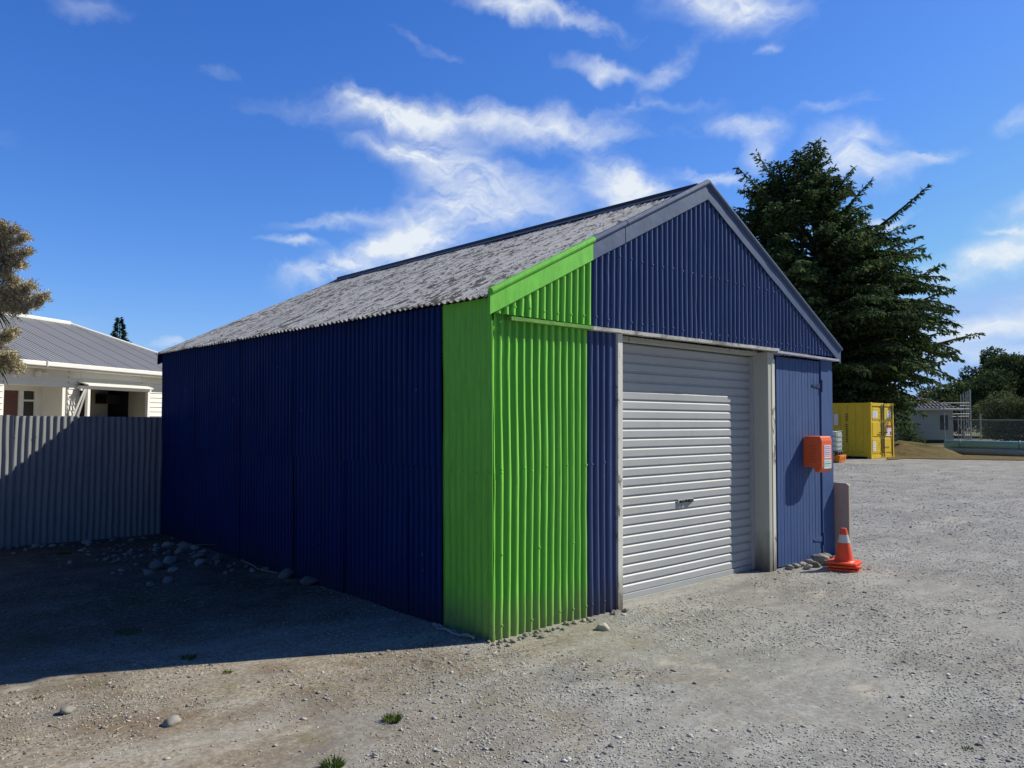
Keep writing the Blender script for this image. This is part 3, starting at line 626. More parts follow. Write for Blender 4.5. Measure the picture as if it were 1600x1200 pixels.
# ------------------------------------------------------------------ river stones
def stone_mesh(seed):
    import bmesh
    bm = bmesh.new(); bmesh.ops.create_icosphere(bm, subdivisions=3, radius=1)
    for v in bm.verts:
        v.co *= 1+.38*noise.noise(v.co*1.1+Vector((seed*7, 0, 0)))+.05*noise.noise(v.co*3+Vector((0, seed, 0))); v.co.z *= .62; v.co.y *= .8
    me = bpy.data.meshes.new('stone'); bm.to_mesh(me); bm.free(); me.materials.append(M['stone'])
    me.polygons.foreach_set('use_smooth', [True]*len(me.polygons)); return me
SM = [stone_mesh(i) for i in range(8)]
def stone(x, y, r, label, group=None, sink=.35, z=0, sy=1.0):
    if group and 'boards' not in group and ('pile' in group or 'fence' in group): r *= .72; sink = random.uniform(.4, 1.0)
    o = bpy.data.objects.new('stone', random.choice(SM)); COL.objects.link(o)
    o.location = (x, y, zg(x, y)+r*.62*(1-sink)+z); o.scale = (r, r*random.uniform(.8, 1.05)*sy, r*random.uniform(.8, 1.1)); o.rotation_euler = (random.uniform(-.25, .25), random.uniform(-.25, .25), random.uniform(0, 6.28))
    tag(o, label, 'stone', group); return o
def rel(px, py, j=0): 
    p = gnd(px+random.uniform(-j, j), py+random.uniform(-j, j)); return p.x, p.y
placed = []
def spaced(x, y, r):
    for a, b, c in placed:
        if (a-x)**2+(b-y)**2 < (.8*(r+c))**2: return False
    placed.append((x, y, r)); return True
G1 = 'stones piled beside the navy side wall'
for px, py, rr in ((245, 884, .14), (280, 862, .11), (265, 875, .12), (290, 855, .12), (310, 868, .11), (312, 878, .10), (340, 874, .10), (357, 871, .10), (233, 893, .10), (300, 850, .10), (260, 851, .09), (320, 856, .09), (243, 857, .09), (262, 905, .09), (270, 889, .08), (235, 911, .07), (295, 880, .08), (328, 862, .08)):
    x, y = rel(px, py); x = min(x, -.16)
    if spaced(x, y, rr*.9): stone(x, y, rr*.95, 'rounded grey river stone in the pile beside the navy side wall', G1)
for _ in range(165):
    x, y = -.15-abs(random.gauss(0, .55)), random.gauss(5.3, .75); rr = random.uniform(.02, .06)
    if y < 6.8 and spaced(x, y, rr): stone(x, y, rr, 'rounded grey river stone in the pile beside the navy side wall', G1)
G2 = 'stones along the foot of the iron fence'
for _ in range(34):
    x, y = random.uniform(-3.2, -.4), random.gauss(6.78, .12); rr = random.uniform(.035, .10)
    if y < 6.93 and spaced(x, y, rr): stone(x, y, rr, 'grey stone lying along the foot of the corrugated iron fence', G2)
for (px, py, rr, lb) in ((450, 900, .085, 'rough grey stone at the foot of the navy wall, nearer the stone pile'), (499, 910, .085, 'round dark stone at the foot of the navy wall, nearer the green corner'), (430, 888, .045, 'small pale stone against the navy wall')):
    x, y = rel(px, py); x = min(x, -.08); stone(x, y, rr, lb)
for (px, py, rr, lb) in ((268, 1131, .045, 'lone rounded stone lying on the sunlit gravel in the foreground'), (942, 983, .05, 'pale flat stone on the gravel before the narrow navy panel'), (105, 1112, .04, 'grey stone at the left of the sunlit foreground')):
    x, y = rel(px, py); o = stone(x, y, rr, lb, sink=.45)
    if 'pale' in lb:
        o.data = o.data.copy(); o.data.materials[0] = flat('pale_stone', (.50, .46, .38), .8, .15, 9)
xs_ = [(4.20, -.09, .05), (4.33, -.10, .055), (4.48, -.10, .05), (4.62, -.13, .06), (4.80, -.14, .105), (4.99, -.21, .07), (4.36, -.22, .05), (4.52, -.23, .055), (4.70, -.28, .06), (4.86, -.34, .055), (5.06, -.10, .07)]
for i, (x, y, rr) in enumerate(xs_):
    stone(x, y, rr, 'large rounded grey boulder under the blue board door' if i == 4 else 'grey river stone below the blue board door', None if i == 4 else 'river stones below the blue board door')
stone(4.96, -.36, .095, 'dark rounded stone just left of the traffic cones', sink=.4)
for _ in range(46):
    q = random.random(); x, y = (-.03-random.uniform(0, .05), random.uniform(-.1, .55)) if q < .3 else (random.uniform(-.12, 1.0), -.06-abs(random.gauss(0, .05)))
    rr = random.uniform(.010, .026); stone(x, y, rr, 'small pebble at the foot of the lime green corner', 'pebbles at the foot of the green corner')
for _ in range(9):
    x, y = random.uniform(1.08, 1.45), -.05-abs(random.gauss(0, .03)); stone(x, y, random.uniform(.015, .03), 'pebble at the foot of the narrow navy front panel', 'pebbles at the foot of the navy front panel')
# strap/cable by the wall
mb = MB()
for q in range(3):
    mb.tube([(-.07-.03*q+.02*math.sin(i*.9+q), .62-.07*i-.03*q, zg(-.1, .5)+.012+.01*q+(.012*math.sin(i*2+q))) for i in range(8)], .006, 5)
mb.build('wire', flat('grey_wire', (.42, .40, .38), .6), label='tangle of pale wire along the foot of the side wall near the green corner', cat='wire')
mb = MB(); mb.tube([(-.05, 4.2, .02), (-.16, 4.0, .05), (-.14, 3.7, .02), (-.2, 3.5, .03), (-.12, 3.2, .02)], .005, 5); mb.tube([(-.1, 4.9, .1), (-.3, 4.8, .13), (-.5, 4.9, .12)], .005, 5)
mb.build('wire', flat('tan_stalk', (.35, .30, .2), .8), label='dry pale stalks lying beside the stone pile at the navy wall', cat='stalk')
# ------------------------------------------------------------------ grass tufts and straw
def tuft(x, y, r, h, n, label, group=None, mat='grass'):
    a = rng.random(n)*6.28; rr = np.sqrt(rng.random(n))*r*.45; C = np.stack([rr*np.cos(a), rr*np.sin(a), np.full(n, -.004)], 1)
    D = np.stack([np.cos(a)*rng.uniform(.1, 1.1, n), np.sin(a)*rng.uniform(.1, 1.1, n), np.full(n, .8)], 1); D /= np.linalg.norm(D, axis=1)[:, None]
    V, Fq = diamonds(C, D, rng.uniform(.5, 1, n)*h, rng.uniform(.003, .006, n)*(1+h*4))
    o = npmesh('grass_tuft', V, Fq, M[mat]); o.location = (x, y, zg(x, y)); tag(o, label, 'grass tuft', group); return o
for px, py, r, h, n, lb in ((614, 1124, .10, .075, 170, 'small bright green grass tuft on the sunlit foreground gravel'), (520, 1196, .10, .085, 150, 'green grass tuft cut by the bottom edge of the photo'), (357, 1050, .07, .04, 60, 'sparse low grass tuft just below the shadow edge'), (295, 1027, .12, .05, 120, 'low grass tuft inside the shadow near its edge'), (100, 862, .20, .06, 160, 'dark grass patch in shadow near the iron fence'), (200, 985, .28, .04, 220, 'short grass patch in the middle of the shadow'), (60, 1090, .05, .03, 40, 'tiny weed at the far left of the sunlit gravel'), (1510, 1165, .08, .03, 50, 'tiny weed on the gravel at the lower right'), (690, 860+60, .05, .04, 30, 'thin weed at the foot of the navy wall')):
    p = gnd(px, py); r *= .75; h *= .75
    if p.x > -.05 and p.y > 0 and p.x < 5.4: continue
    tuft(p.x, p.y, r, h, n, lb)
Vs = []; Fs = []; o_ = 0
for px, py, sp, n in ((600, 1062, .28, 330), (655, 1030, .18, 160), (760, 1040, .3, 200), (880, 985, .25, 160), (940, 1045, .25, 90), (620, 1140, .12, 40), (130, 1150, .25, 60), (400, 1080, .3, 90), (1010, 925, .3, 120), (60, 870, .5, 200), (350, 930, .6, 300), (180, 930, .6, 300)):
    p = gnd(px, py); C = np.stack([p.x+rng.normal(0, sp, n), p.y+rng.normal(0, sp*.6, n), np.full(n, .004)], 1)
    ok = ~((C[:, 0] > -.05) & (C[:, 1] > -.05)); C = C[ok]; C[:, 2] += [zg(a, b) for a, b, _ in C]; m_ = len(C); a = rng.random(m_)*6.28
    D = np.stack([np.cos(a), np.sin(a), rng.uniform(0, .25, m_)], 1); V, Fq = diamonds(C, D, rng.uniform(.02, .09, m_), rng.uniform(.002, .004, m_)); Vs.append(V); Fs.append(Fq+o_); o_ += len(V)
npmesh('straw', np.concatenate(Vs), np.concatenate(Fs), M['straw'], label='dry straw and grass stalks strewn over the gravel', cat='straw', kind='stuff')
# ------------------------------------------------------------------ iron fence
fe = empty('iron_fence', (-7, 7.0, 0), label='grey corrugated iron fence running left from the shed, half in shadow', cat='fence')
xx = 0; i = 0
while xx < 6.93:
    wsh = min(.86, 6.95-xx); tp = 1.625+.012*random.uniform(-1, 1)+(-.01 if xx > 5 else 0)
    sk = random.uniform(-.012, .012)
    corr('fence_sheet', M['fence'], xx, xx+wsh+.03, lambda u: -.05, lambda u, tp=tp: tp, lambda u, z, d, sk=sk, i=i: (u+sk*z, -d*1.0-(.004 if i % 2 else 0), z), 10, pitch=.0763, amp=.0105, seed=100+i, parent=fe, nails=[(1.35, 3)], per=8, wob=.006)
    xx += wsh; i += 1
mb = MB()
for z in (.35, 1.35): mb.box(0, 6.9, .02, .07, z, z+.09)
mb.build('fence_rail', M['wood'], fe)
# ------------------------------------------------------------------ weatherboard house at left
E0 = Vector((.22, 17.8, 0)); Dh = Vector((4.36, 2.96, 0)).normalized(); Nh = Vector((-Dh.y, Dh.x, 0)); hrot = math.atan2(Dh.y, Dh.x)
house = empty('weatherboard_house', E0, hrot, label='cream weatherboard bungalow with grey iron roof behind the iron fence', cat='house')
WALL = .50     # wall is set back this far (local y) from the gutter line; local x along the eave
def hp(px, py, yl=WALL):      # pixel -> local (x, z) on the plane y = yl
    v = ray(px, py); n = Nh; tt = (yl - (CAM-E0).dot(n))/v.dot(n); p = CAM+v*tt-E0; return p.dot(Dh), p.z
HX0, HX1 = -9.0, 8.6
def clad(mb, x0, x1, z0, z1, y, h=.145):
    z = z0
    while z < z1-1e-3:
        t_ = min(z+h, z1); mb.add([(x0, y-.03, z), (x1, y-.03, z), (x1, y-.002, t_), (x0, y-.002, t_), (x0, y-.0, z), (x1, y-.0, z)], [(0, 1, 2, 3), (4, 5, 1, 0)]); z += h
wx0, _ = hp(139, 600, WALL-.3); wx1, _ = hp(234, 600, WALL-.3); wz1 = 2.40
px0, _ = hp(3, 640); px1, _ = hp(105, 640); _, pz1 = hp(60, 602)
mb = MB()
clad(mb, HX0, px0, .2, 2.9, WALL); clad(mb, px0, px1, pz1, 2.9, WALL); clad(mb, px1, wx0, .2, 2.9, WALL); clad(mb, wx0, wx1, wz1, 2.9, WALL); clad(mb, wx0, wx1, .2, 1.0, WALL); clad(mb, wx1, HX1-.6, .2, 2.9, WALL)
mb.build('wall', M['board'], house)
mb = MB(); mb.box(px0-.0, px0+.04, WALL, WALL+.9, .2, pz1); mb.box(px1-.02, px1+.02, WALL, WALL+.9, .2, pz1); mb.box(px0, px1, WALL+.9, WALL+.95, .2, pz1+.05); mb.box(px0, px1, WALL, WALL+.9, pz1, pz1+.03)
mb.build('porch_recess', M['board'], house)
mb = MB(); mb.box(HX1-.62, HX1-.6, WALL, 7.4, .2, 2.9); mb.box(HX0, HX0+.02, WALL, 7.4, .2, 2.9); mb.box(HX0, HX1-.6, 7.38, 7.4, .2, 2.9); mb.build('side_wall', M['board'], house)
MB().box(HX0-.3, HX1-.1, .02, WALL, 2.86, 2.89).build('soffit', M['trim'], house)
g = MB(); g.box(HX0-.3, HX1, -.06, .03, 2.90, 3.02); g.build('gutter', M['trim'], house, bevel=.02)
mb = MB(); mb.tube([hp(72, 573, -.03)[:1]+(-.08, 2.88), hp(72, 573, -.03)[:1]+(-.08, 3.03)], .015, 6); mb.build('gutter_bracket', M['trim'], house)
# roof (hip at the far end)
RY, RZ = 3.8, 4.63; rx1 = 5.35; rib = MB()
mb = MB(); mb.add([(HX0-.3, 0, 3.0), (HX1, 0, 3.0), (rx1, RY, RZ), (HX0-.3, RY, RZ), (HX1, 2*RY, 3.0), (HX0-.3, 2*RY, 3.0)], [(0, 1, 2, 3), (1, 4, 2), (3, 2, 4, 5), (0, 3, 5)])
x = HX0
while x < HX1:
    q1 = 1.0 if x < rx1 else max(0., (HX1-x)/(HX1-rx1))
    if q1 > .02:
        big_ = int(round((x-HX0)/.152)) % 5 == 0
        mb.bar((x, 0, 3.0), (x, RY*q1, 3.0+(RZ-3.0)*q1), .022 if big_ else .018, .032 if big_ else .02)
    x += .152
hr_ = mb.build('roof', M['house_roof'], house)
mb = MB(); mb.tube([(HX0-.3, RY, RZ+.03), (rx1, RY, RZ+.03)], .08, 8); mb.tube([(rx1, RY, RZ+.02), (HX1, 0, 3.03)], .06, 8); mb.build('ridge_cap', M['trim'], hr_)
# porch door and sidelight
dr = MB(); a0, _ = hp(3, 640, WALL+.88); a1, _ = hp(27, 640, WALL+.88); dr.box(a0, a1, WALL+.84, WALL+.88, .4, 2.28); dr.build('door', M['brown_door'], house)
mb = MB(); b0, _ = hp(27, 640, WALL+.85); b1, _ = hp(68, 640, WALL+.85)
mb.box(a0-.4, b1, WALL+.80, WALL+.84, 2.30, 2.46); mb.box(b0, b0+.14, WALL+.80, WALL+.84, .4, 2.30); mb.box(b1-.35, b1, WALL+.80, WALL+.84, .4, 2.30); mb.box(b0, b1, WALL+.82, WALL+.86, .4, 1.2); fr = mb.build('window_frame', M['trim'], house)
mb = MB(); mb.box(b0+.14, b1-.35, WALL+.85, WALL+.86, 1.2, 2.30); mb.build('pane', M['glass'], fr)
MB().box(b0+.14, b1-.35, WALL+.82, WALL+.845, 2.02, 2.07).build('glazing_bar', M['trim'], fr)
# outside light
lx, lz = hp(60, 584); mb = MB(); mb.tube([(lx-.1, WALL-.04, lz), (lx-.1, WALL-.16, lz)], .07, 12); mb.tube([(lx+.1, WALL-.05, lz+.03), (lx+.16, WALL-.14, lz+.02)], .05, 10); mb.box(lx-.16, lx+.12, WALL-.05, WALL-.02, lz, lz+.05)
mb.build('outside_light', M['board'], house)
# big open window with hood
BY = WALL-.30
mb = MB(); mb.poly([(wx0-.12, WALL-.02, 2.58), (wx1+.05, WALL-.02, 2.58), (wx1+.05, BY-.10, 2.47), (wx0-.12, BY-.10, 2.47)], (0, 0, .035)); mb.box(wx0-.12, wx1+.08, BY, WALL-.02, 2.39, 2.47); mb.build('window_hood', M['trim'], house)
mb = MB()
for xx in (wx0+.02, wx1-.02): mb.box(xx-.045, xx+.045, BY, BY+.09, .95, 2.39)
mb.box(wx0, wx1, BY, BY+.1, .90, .96); wf = mb.build('window_frame', M['trim'], house)
mb = MB(); mb.box(wx0+.06, wx1-.05, WALL+2.2, WALL+2.25, .3, 2.7, 0); mb.box(wx1-.05, wx1, BY+.1, WALL+.4, .3, 2.45, 1); mb.box(wx1-.05, wx1, WALL+.4, WALL+2.2, .3, 2.45, 0); mb.box(wx0, wx0+.05, BY+.1, WALL+2.2, .3, 2.45, 0); mb.box(wx0, wx1, BY+.1, WALL+2.2, .93, .95, 0); mb.box(wx0, wx1, BY+.1, WALL+2.2, 2.5, 2.55, 0)
rx_ = wx0+(wx1-wx0)*.66; mb.box(rx_, wx1-.1, WALL+1.1, WALL+1.15, .3, 2.5, 1); mb.box(rx_-.03, rx_+.04, WALL+1.08, WALL+1.12, .3, 2.5, 2); mb.box(rx_+.2, rx_+.75, WALL+.7, WALL+1.09, 2.02, 2.3, 0)
mb.build('room_interior', [M['dark_room'], M['room_wall'], M['wood']], house)
mb = MB(); mb.box(wx1-.75, wx1-.35, WALL+.3, WALL+.6, 1.0, 1.62); mb.build('white_appliance', M['trim'], house)
def sash(xa, xb, z0, z1, ya, yb, parent):
    s_ = MB(); A = Vector((xa, ya, z0)); B = Vector((xb, yb, z0)); up_ = Vector((0, 0, z1-z0))
    for p_, q_ in ((A, B), (A+up_, B+up_), (A, A+up_), (B, B+up_)): s_.bar(p_, q_, .05, .05)
    s2 = s_.build('sash', M['trim'], parent); return s2
s_ = MB()
for ox in (0, -.22): s_.bar((wx0-.07+ox*.3, BY, 2.38), (wx0-.28+ox, WALL-.06, 1.15), .045, .045)
s_.bar((wx0-.07, BY+.05, 2.36), (wx0-.25, BY+.05, 2.36), .045, .045); s1 = s_.build('sash', M['trim'], wf)
MB().box(wx0-.62, wx0-.52, WALL-.03, WALL-.022, .9, 2.4).build('corner_trim', M['trim'], house)
# ------------------------------------------------------------------ vegetation builders
def tube_np(pts, r0, r1, n=5):
    mb = MB(); k = len(pts); mb.tube(pts, [r0+(r1-r0)*i/(k-1) for i in range(k)], n, cap=False); return mb
def crown_tree(name, loc, blobs, leaf, nleaf, lsize, trunk_h, label, group=None, trunk_r=.2, cat='tree'):
    root = empty(name, loc, 0, label=label, cat=cat, group=group); Vs = []; Fs = []; o_ = 0
    tb = MB(); tb.tube([(0, 0, -.1), (.05, .03, trunk_h*.5), (.0, .1, trunk_h)], [trunk_r*1.2, trunk_r, trunk_r*.6], 8)
    for (bx, by, bz, br) in blobs:
        n = int(nleaf*br*br); D = rng.normal(size=(n, 3)); D /= np.linalg.norm(D, axis=1)[:, None]
        rad = br*(.62+.42*rng.random(n)**.6)
        lump = np.array([noise.noise(Vector(d)*2.1+Vector((bx, by, bz))) for d in D]); rad *= 1+.45*lump
        C = D*rad[:, None]*np.array([1, 1, .82])+np.array([bx, by, bz])
        D2 = D+rng.normal(size=(n, 3))*.7; D2[:, 2] -= .1; D2 /= np.linalg.norm(D2, axis=1)[:, None]
        V, Fq = diamonds(C, D2, lsize*rng.uniform(.6, 1.3, n), lsize*.55*rng.uniform(.6, 1.2, n)); Vs.append(V); Fs.append(Fq+o_); o_ += len(V)
        tb.tube([(0, .05, trunk_h*.75), (bx*.5, by*.5, (trunk_h+bz)*.5), (bx, by, bz)], [trunk_r*.4, trunk_r*.25, .03], 5, cap=False)
    tb.build('trunk', M['bark'], root, smooth=True)
    npmesh('crown', np.concatenate(Vs), np.concatenate(Fs), M[leaf], root)
    return root
def rblobs(n, rx, ry, z0, z1, r0, r1, seed):
    rs = random.Random(seed); out = []
    for i in range(n):
        a = rs.uniform(0, 6.28); q = rs.random()**.5; z = rs.uniform(z0, z1); k = math.sin(math.pi*min(1, max(0.1, (z-z0)/(z1-z0)*.75+.2)))
        out.append((math.cos(a)*rx*q*k, math.sin(a)*ry*q*k, z, rs.uniform(r0, r1)))
    return out
# ------------------------------------------------------------------ the big cedar
TB = at(1284, 690, 40.0); TB.z = 0
cedar = empty('cedar_tree', TB, 0, label='large dark green cedar with layered drooping boughs behind the yellow container', cat='tree')
cR = Vector((RT.x, RT.y, 0)).normalized(); cF = Vector((FW.x, FW.y, 0)).normalized()
wood = MB(); fc = []; fd = []; fl = []; fwid = []
def limb(start, d, length, droop=.0, curve=.0, dens_k=1.0, rad=.10, width=1.0):
    """one bough: wood polyline, side twigs, hanging sprays"""
    k = 12; p = Vector(start); d = Vector(d).normalized(); pts = [p.copy()]; dirs = [d.copy()]; st_ = length/k
    for i in range(k):
        tt = i/k; d = (d+Vector((0, 0, curve*(1-tt)-droop*tt))*(.16)+Vector((random.gauss(0, .03), random.gauss(0, .03), random.gauss(0, .02)))).normalized()
        p = p+d*st_; pts.append(p.copy()); dirs.append(d.copy())
    wood.tube(pts, [rad*(1-i/(k+.5))+.012 for i in range(k+1)], 5, cap=False)
    s_ = length*.12; step = .17/dens_k
    while s_ < length:
        tt = s_/length; i = min(k-1, int(tt*k)); q = tt*k-i; b = pts[i].lerp(pts[i+1], q); dd = dirs[i]
        hz = Vector((dd.y, -dd.x, 0)); hz = hz.normalized() if hz.length > 1e-3 else Vector((1, 0, 0))
        for sg in (-1, 1):
            tl = (.30+.9*(1-tt)*min(1, length/4))*random.uniform(.6, 1.15)*width
            if tt > .9: tl *= .6
            td = (dd*random.uniform(.55, 1.0)+hz*sg*random.uniform(.5, 1.0)+Vector((0, 0, random.uniform(-.35, .12)))).normalized()
            m_ = max(3, int(tl/.085))
            for j in range(m_):
                u = j/m_; c = b+td*(tl*u)+Vector((0, 0, -.22*u*u*tl))
                fc.append(c+Vector((random.gauss(0, .03), random.gauss(0, .03), random.gauss(0, .03))))
                v = td*random.uniform(.2, .9)+Vector((random.gauss(0, .3), random.gauss(0, .3), random.uniform(-.75, .12))); fd.append(v.normalized()); fl.append(random.uniform(.17, .36)); fwid.append(random.uniform(.07, .13))
        s_ += step
leaders = [((-.2, 0), 16.3, .30, 0), ((-1.9, .3), 15.3, .2, 1), ((-1.1, -.5), 15.6, .2, 2), ((.6, .8), 14.2, .18, 3), ((-2.9, -.3), 13.9, .18, 4)]
for (dx_, dy_), hh, rr, ii in leaders:
    off = cR*dx_+cF*dy_; wood.tube([(0, 0, -.2)]+[tuple(off*min(1, (z_/hh)*1.6)+Vector((0, 0, z_))) for z_ in [hh*q/8 for q in range(1, 9)]], [rr*1.5]+[rr*(1-q/8.4)+.02 for q in range(1, 9)], 8)
def spine(ii, z_):
    (dx_, dy_), hh, rr, _ = leaders[ii]; return (cR*dx_+cF*dy_)*min(1, (z_/hh)*1.6)+Vector((0, 0, z_))
# reach of the crown (metres) against height
prof_ = [(1.0, 3.6), (2.5, 5.2), (4.5, 6.6), (6.5, 7.0), (8.5, 6.2), (10.5, 4.5), (12.3, 2.9), (13.6, 2.1), (15.2, .9)]
def reach(z_):
    for (a, ra), (b, rb) in zip(prof_, prof_[1:]):
        if z_ <= b: return ra+(rb-ra)*(z_-a)/(b-a)
    return .7
nl = 380
for i in range(nl):
    z_ = 1.0+13.4*(i+.5)/nl; az_ = i*2.39996+random.uniform(-.3, .3)
    d = cR*math.cos(az_)+cF*math.sin(az_)
    if d.dot(cF) > .5 and random.random() < .5: continue
    el = .05+.75*(z_/15)**1.3+random.uniform(-.08, .12); ii = 0
    if z_ > 7:
        ii = random.choice((0, 1, 2)) if z_ > 11 else 0
        if z_ > 9 and d.dot(cR) < 0: ii = random.choice((1, 2, 4))
        if z_ > 8 and d.dot(cR) > .3: ii = random.choice((0, 3))
    z_ = min(z_, leaders[ii][1]-.4)
    Lr = reach(z_)*random.uniform(.62, 1.05)*(1 if d.dot(cR) > -.2 else .85)
    if ii in (1, 2, 4): Lr = min(Lr, 3.0)
    rise = math.tan(el)*Lr*.6
    limb(spine(ii, max(.7, z_-rise*.55)), d+Vector((0, 0, math.tan(el))), Lr, droop=.9, curve=.1, rad=.03+.012*Lr, dens_k=1.0)
for i in range(150):
    z_ = 1.6+9.5*(i+.5)/150; a_ = random.uniform(-1.15, 1.15) if i % 3 else random.uniform(1.9, 4.4); d = cR*math.cos(a_)-cF*math.sin(a_)
    Lr = reach(z_)*random.uniform(.7, 1.05); el = .04+.5*(z_/15)**1.3
    limb(spine(0, max(.7, z_-math.tan(el)*Lr*.3)), d+Vector((0, 0, math.tan(el))), Lr, droop=.9, curve=.1, rad=.03+.012*Lr, dens_k=1.1, width=1.1)
for ii in range(5):       # leading shoots
    hh = leaders[ii][1]
    for q in range(34):
        z_ = hh-.05-q*.12; a_ = q*2.4+ii; limb(spine(ii, z_), cR*math.cos(a_)+cF*math.sin(a_)+Vector((0, 0, 1.1)), .3+q*.055, droop=.9, rad=.02, dens_k=1.5, width=.9)
# boughs that stand out in the silhouette: (z at trunk, tip px, tip py, width)
for zs, tx_, ty_, wd_ in ((9.2, 1476, 316, .8), (10.8, 1372, 293, .8), (12.0, 1335, 262, .7), (8.6, 1450, 372, 1), (7.4, 1462, 408, 1), (6.4, 1500, 441, 1), (5.6, 1508, 492, 1.1), (4.6, 1490, 520, 1.1), (3.9, 1552, 556, .55), (3.2, 1505, 572, .9), (2.6, 1480, 590, .9), (12.4, 1138, 278, 1), (11.6, 1150, 340, 1), (12.8, 1165, 255, 1), (2.6, 1462, 612, .9), (2.0, 1455, 642, .9), (4.2, 1490, 545, 1.0)):
    tip = at(tx_, ty_, 39.5+random.uniform(-.8, .8))-TB; st_ = spine(0, zs if tx_ > 1290 else zs-2)
    v = tip-st_; limb(st_, v.normalized()+Vector((0, 0, .04)), v.length*1.0, droop=.25, curve=.25, rad=.06+.012*v.length, dens_k=1.25, width=wd_)
fc = np.array(fc); fd = np.array(fd); V, Fq = diamonds(fc, fd, np.array(fl), np.array(fwid))
wood.build('trunk', M['bark'], cedar, smooth=True)
npmesh('crown', V, Fq, M['cedar'], cedar)
print('cedar sprays', len(fc))
# ------------------------------------------------------------------ yellow container
ct = empty('shipping_container', (30.0, 9.7, -.02), 0, label='bright yellow shipping container with closed double doors under the cedar', cat='container')
CW, CL_, CH = 2.44, 6.06, 2.43
mb = MB()
for x in (0, CW-.12):
    for y in (0, CL_-.12): mb.box(x, x+.12, y, y+.12, .0, CH)
for x in (0, CW-.10): mb.box(x, x+.10, .12, CL_-.12, CH-.10, CH-.004); mb.box(x, x+.10, .12, CL_-.12, .10, .26)
mb.box(.12, CW-.12, 0, .10, CH-.14, CH-.004); mb.box(.12, CW-.12, 0, .10, .02, .17); mb.box(.12, CW-.12, CL_-.1, CL_, CH-.14, CH-.004); mb.box(.12, CW-.12, CL_-.1, CL_, .02, .17)
mb.box(.1, CW-.1, .1, CL_-.1, CH-.06, CH-.03)
mb.build('frame', M['yellow'], ct, bevel=.01)
mb = MB()
for x in (0, CW-.17):
    for y in (0, CL_-.17):
        for z in (-.005, CH-.11): mb.box(x-.008, x+.178, y-.008, y+.178, z, z+.12)
mb.build('corner_casting', M['yellow'], ct, bevel=.01)
def sidep(x, s):
    mb = MB(); y = .12; V = []; pr = []
    while y < CL_-.12: pr += [(y, 0), (y+.20, 0), (y+.235, .03), (y+.30, .03), (y+.335, 0)]; y += .335
    pr = [(min(a, CL_-.12), b) for a, b in pr]
    for a, b in pr: V += [(x+s*b, a, .26), (x+s*b, a, CH-.10)]
    mb.add(V, [(2*i, 2*i+2, 2*i+3, 2*i+1) for i in range(len(pr)-1)]); return mb
sidep(.03, 1).build('side_panel', M['yellow'], ct); sidep(CW-.03, -1).build('side_panel', M['yellow'], ct)
MB().box(.12, CW-.12, CL_-.08, CL_-.05, .17, CH-.14).build('end_panel', M['yellow'], ct)
mb = MB()
for i in range(6): mb.box(.0, .03, 2.55, 4.6, CH-.48+.055*i, CH-.455+.055*i)
mb.build('louvre_vent', flat('dim_yellow', (.40, .33, .02), .5), ct)
for s in (0, 1):
    x0 = .13+s*1.10; x1 = x0+1.08; mb = MB(); mb.box(x0, x1, .035, .07, .18, CH-.15)
    for z0, z1 in ((.26, .86), (.98, 1.58), (1.70, 2.20)):
        mb.poly([(x0+.08, .035, z0), (x1-.08, .035, z0), (x1-.08, .035, z1), (x0+.08, .035, z1)], (0, -.02, 0))
    d_ = mb.build('door', M['yellow'], ct, bevel=.008)
    for rx in ((x0+.98,) if s == 0 else (x0+.12, x1-.06)):
        r_ = MB(); r_.tube([(rx, -.005, .08), (rx, -.005, CH-.06)], .024, 8)
        for z in (.15, .8, 1.5, CH-.15): r_.box(rx-.05, rx+.05, -.02, .03, z-.03, z+.03)
        r_.build('lock_rod', flat('rod_grey', (.22, .20, .14), .5), d_)
    h_ = MB(); h_.bar((x0+.98 if s == 0 else x0+.12, -.03, 1.12), (x0+.62 if s == 0 else x0+.42, -.035, 1.14), .02, .035); h_.build('handle', M['steel'], d_)
for x0, x1, z0, z1, nm in ((.20, .72, 1.78, 2.08, 's'), (1.70, 2.15, 1.76, 2.10, 's'), (1.62, 2.20, .98, 1.48, 'r'), (.20, .50, .34, .76, 's')):
    s_ = MB().box(x0, x1, .008, .0125, z0, z1).build('notice', M['white'], ct)
    q = MB(); rows = 4
    for i in range(rows): q.box(x0+.04, x1-.04-.1*random.random(), .005, .0075, z1-(z1-z0)*(i+.7)/rows*.95, z1-(z1-z0)*(i+.45)/rows*.95, 0)
    if nm == 'r': q.box(x0+.02, x1-.02, .002, .005, z1-.13, z1-.01, 1); q.box(x1-.18, x1-.05, .002, .005, z0+.05, z0+.2, 1)
    q.build('printing', [M['ink_violet'] if nm == 's' else M['ink_pink'], M['ink_red']], s_)
MB().box(-.004, .0, 1.42, 1.62, 1.45, 1.95).build('notice', M['white'], ct)
mb = MB(); z = .70
while z < 1.95:
    mb.box(.024, .028, 1.03, 1.10, z, z+.045); mb.box(.024, .028, 1.03, 1.05, z+.05, z+.06); z += .095 if abs(z-1.5) > .06 else .16
mb.build('lettering', M['ink_dark'], ct)
mb = MB(); 
for i in range(5): mb.box(1.35+.12*i, 1.43+.12*i, .008, .012, .45, .52)
mb.build('lettering', flat('faint_ink', (.3, .24, .05), .6), ct)
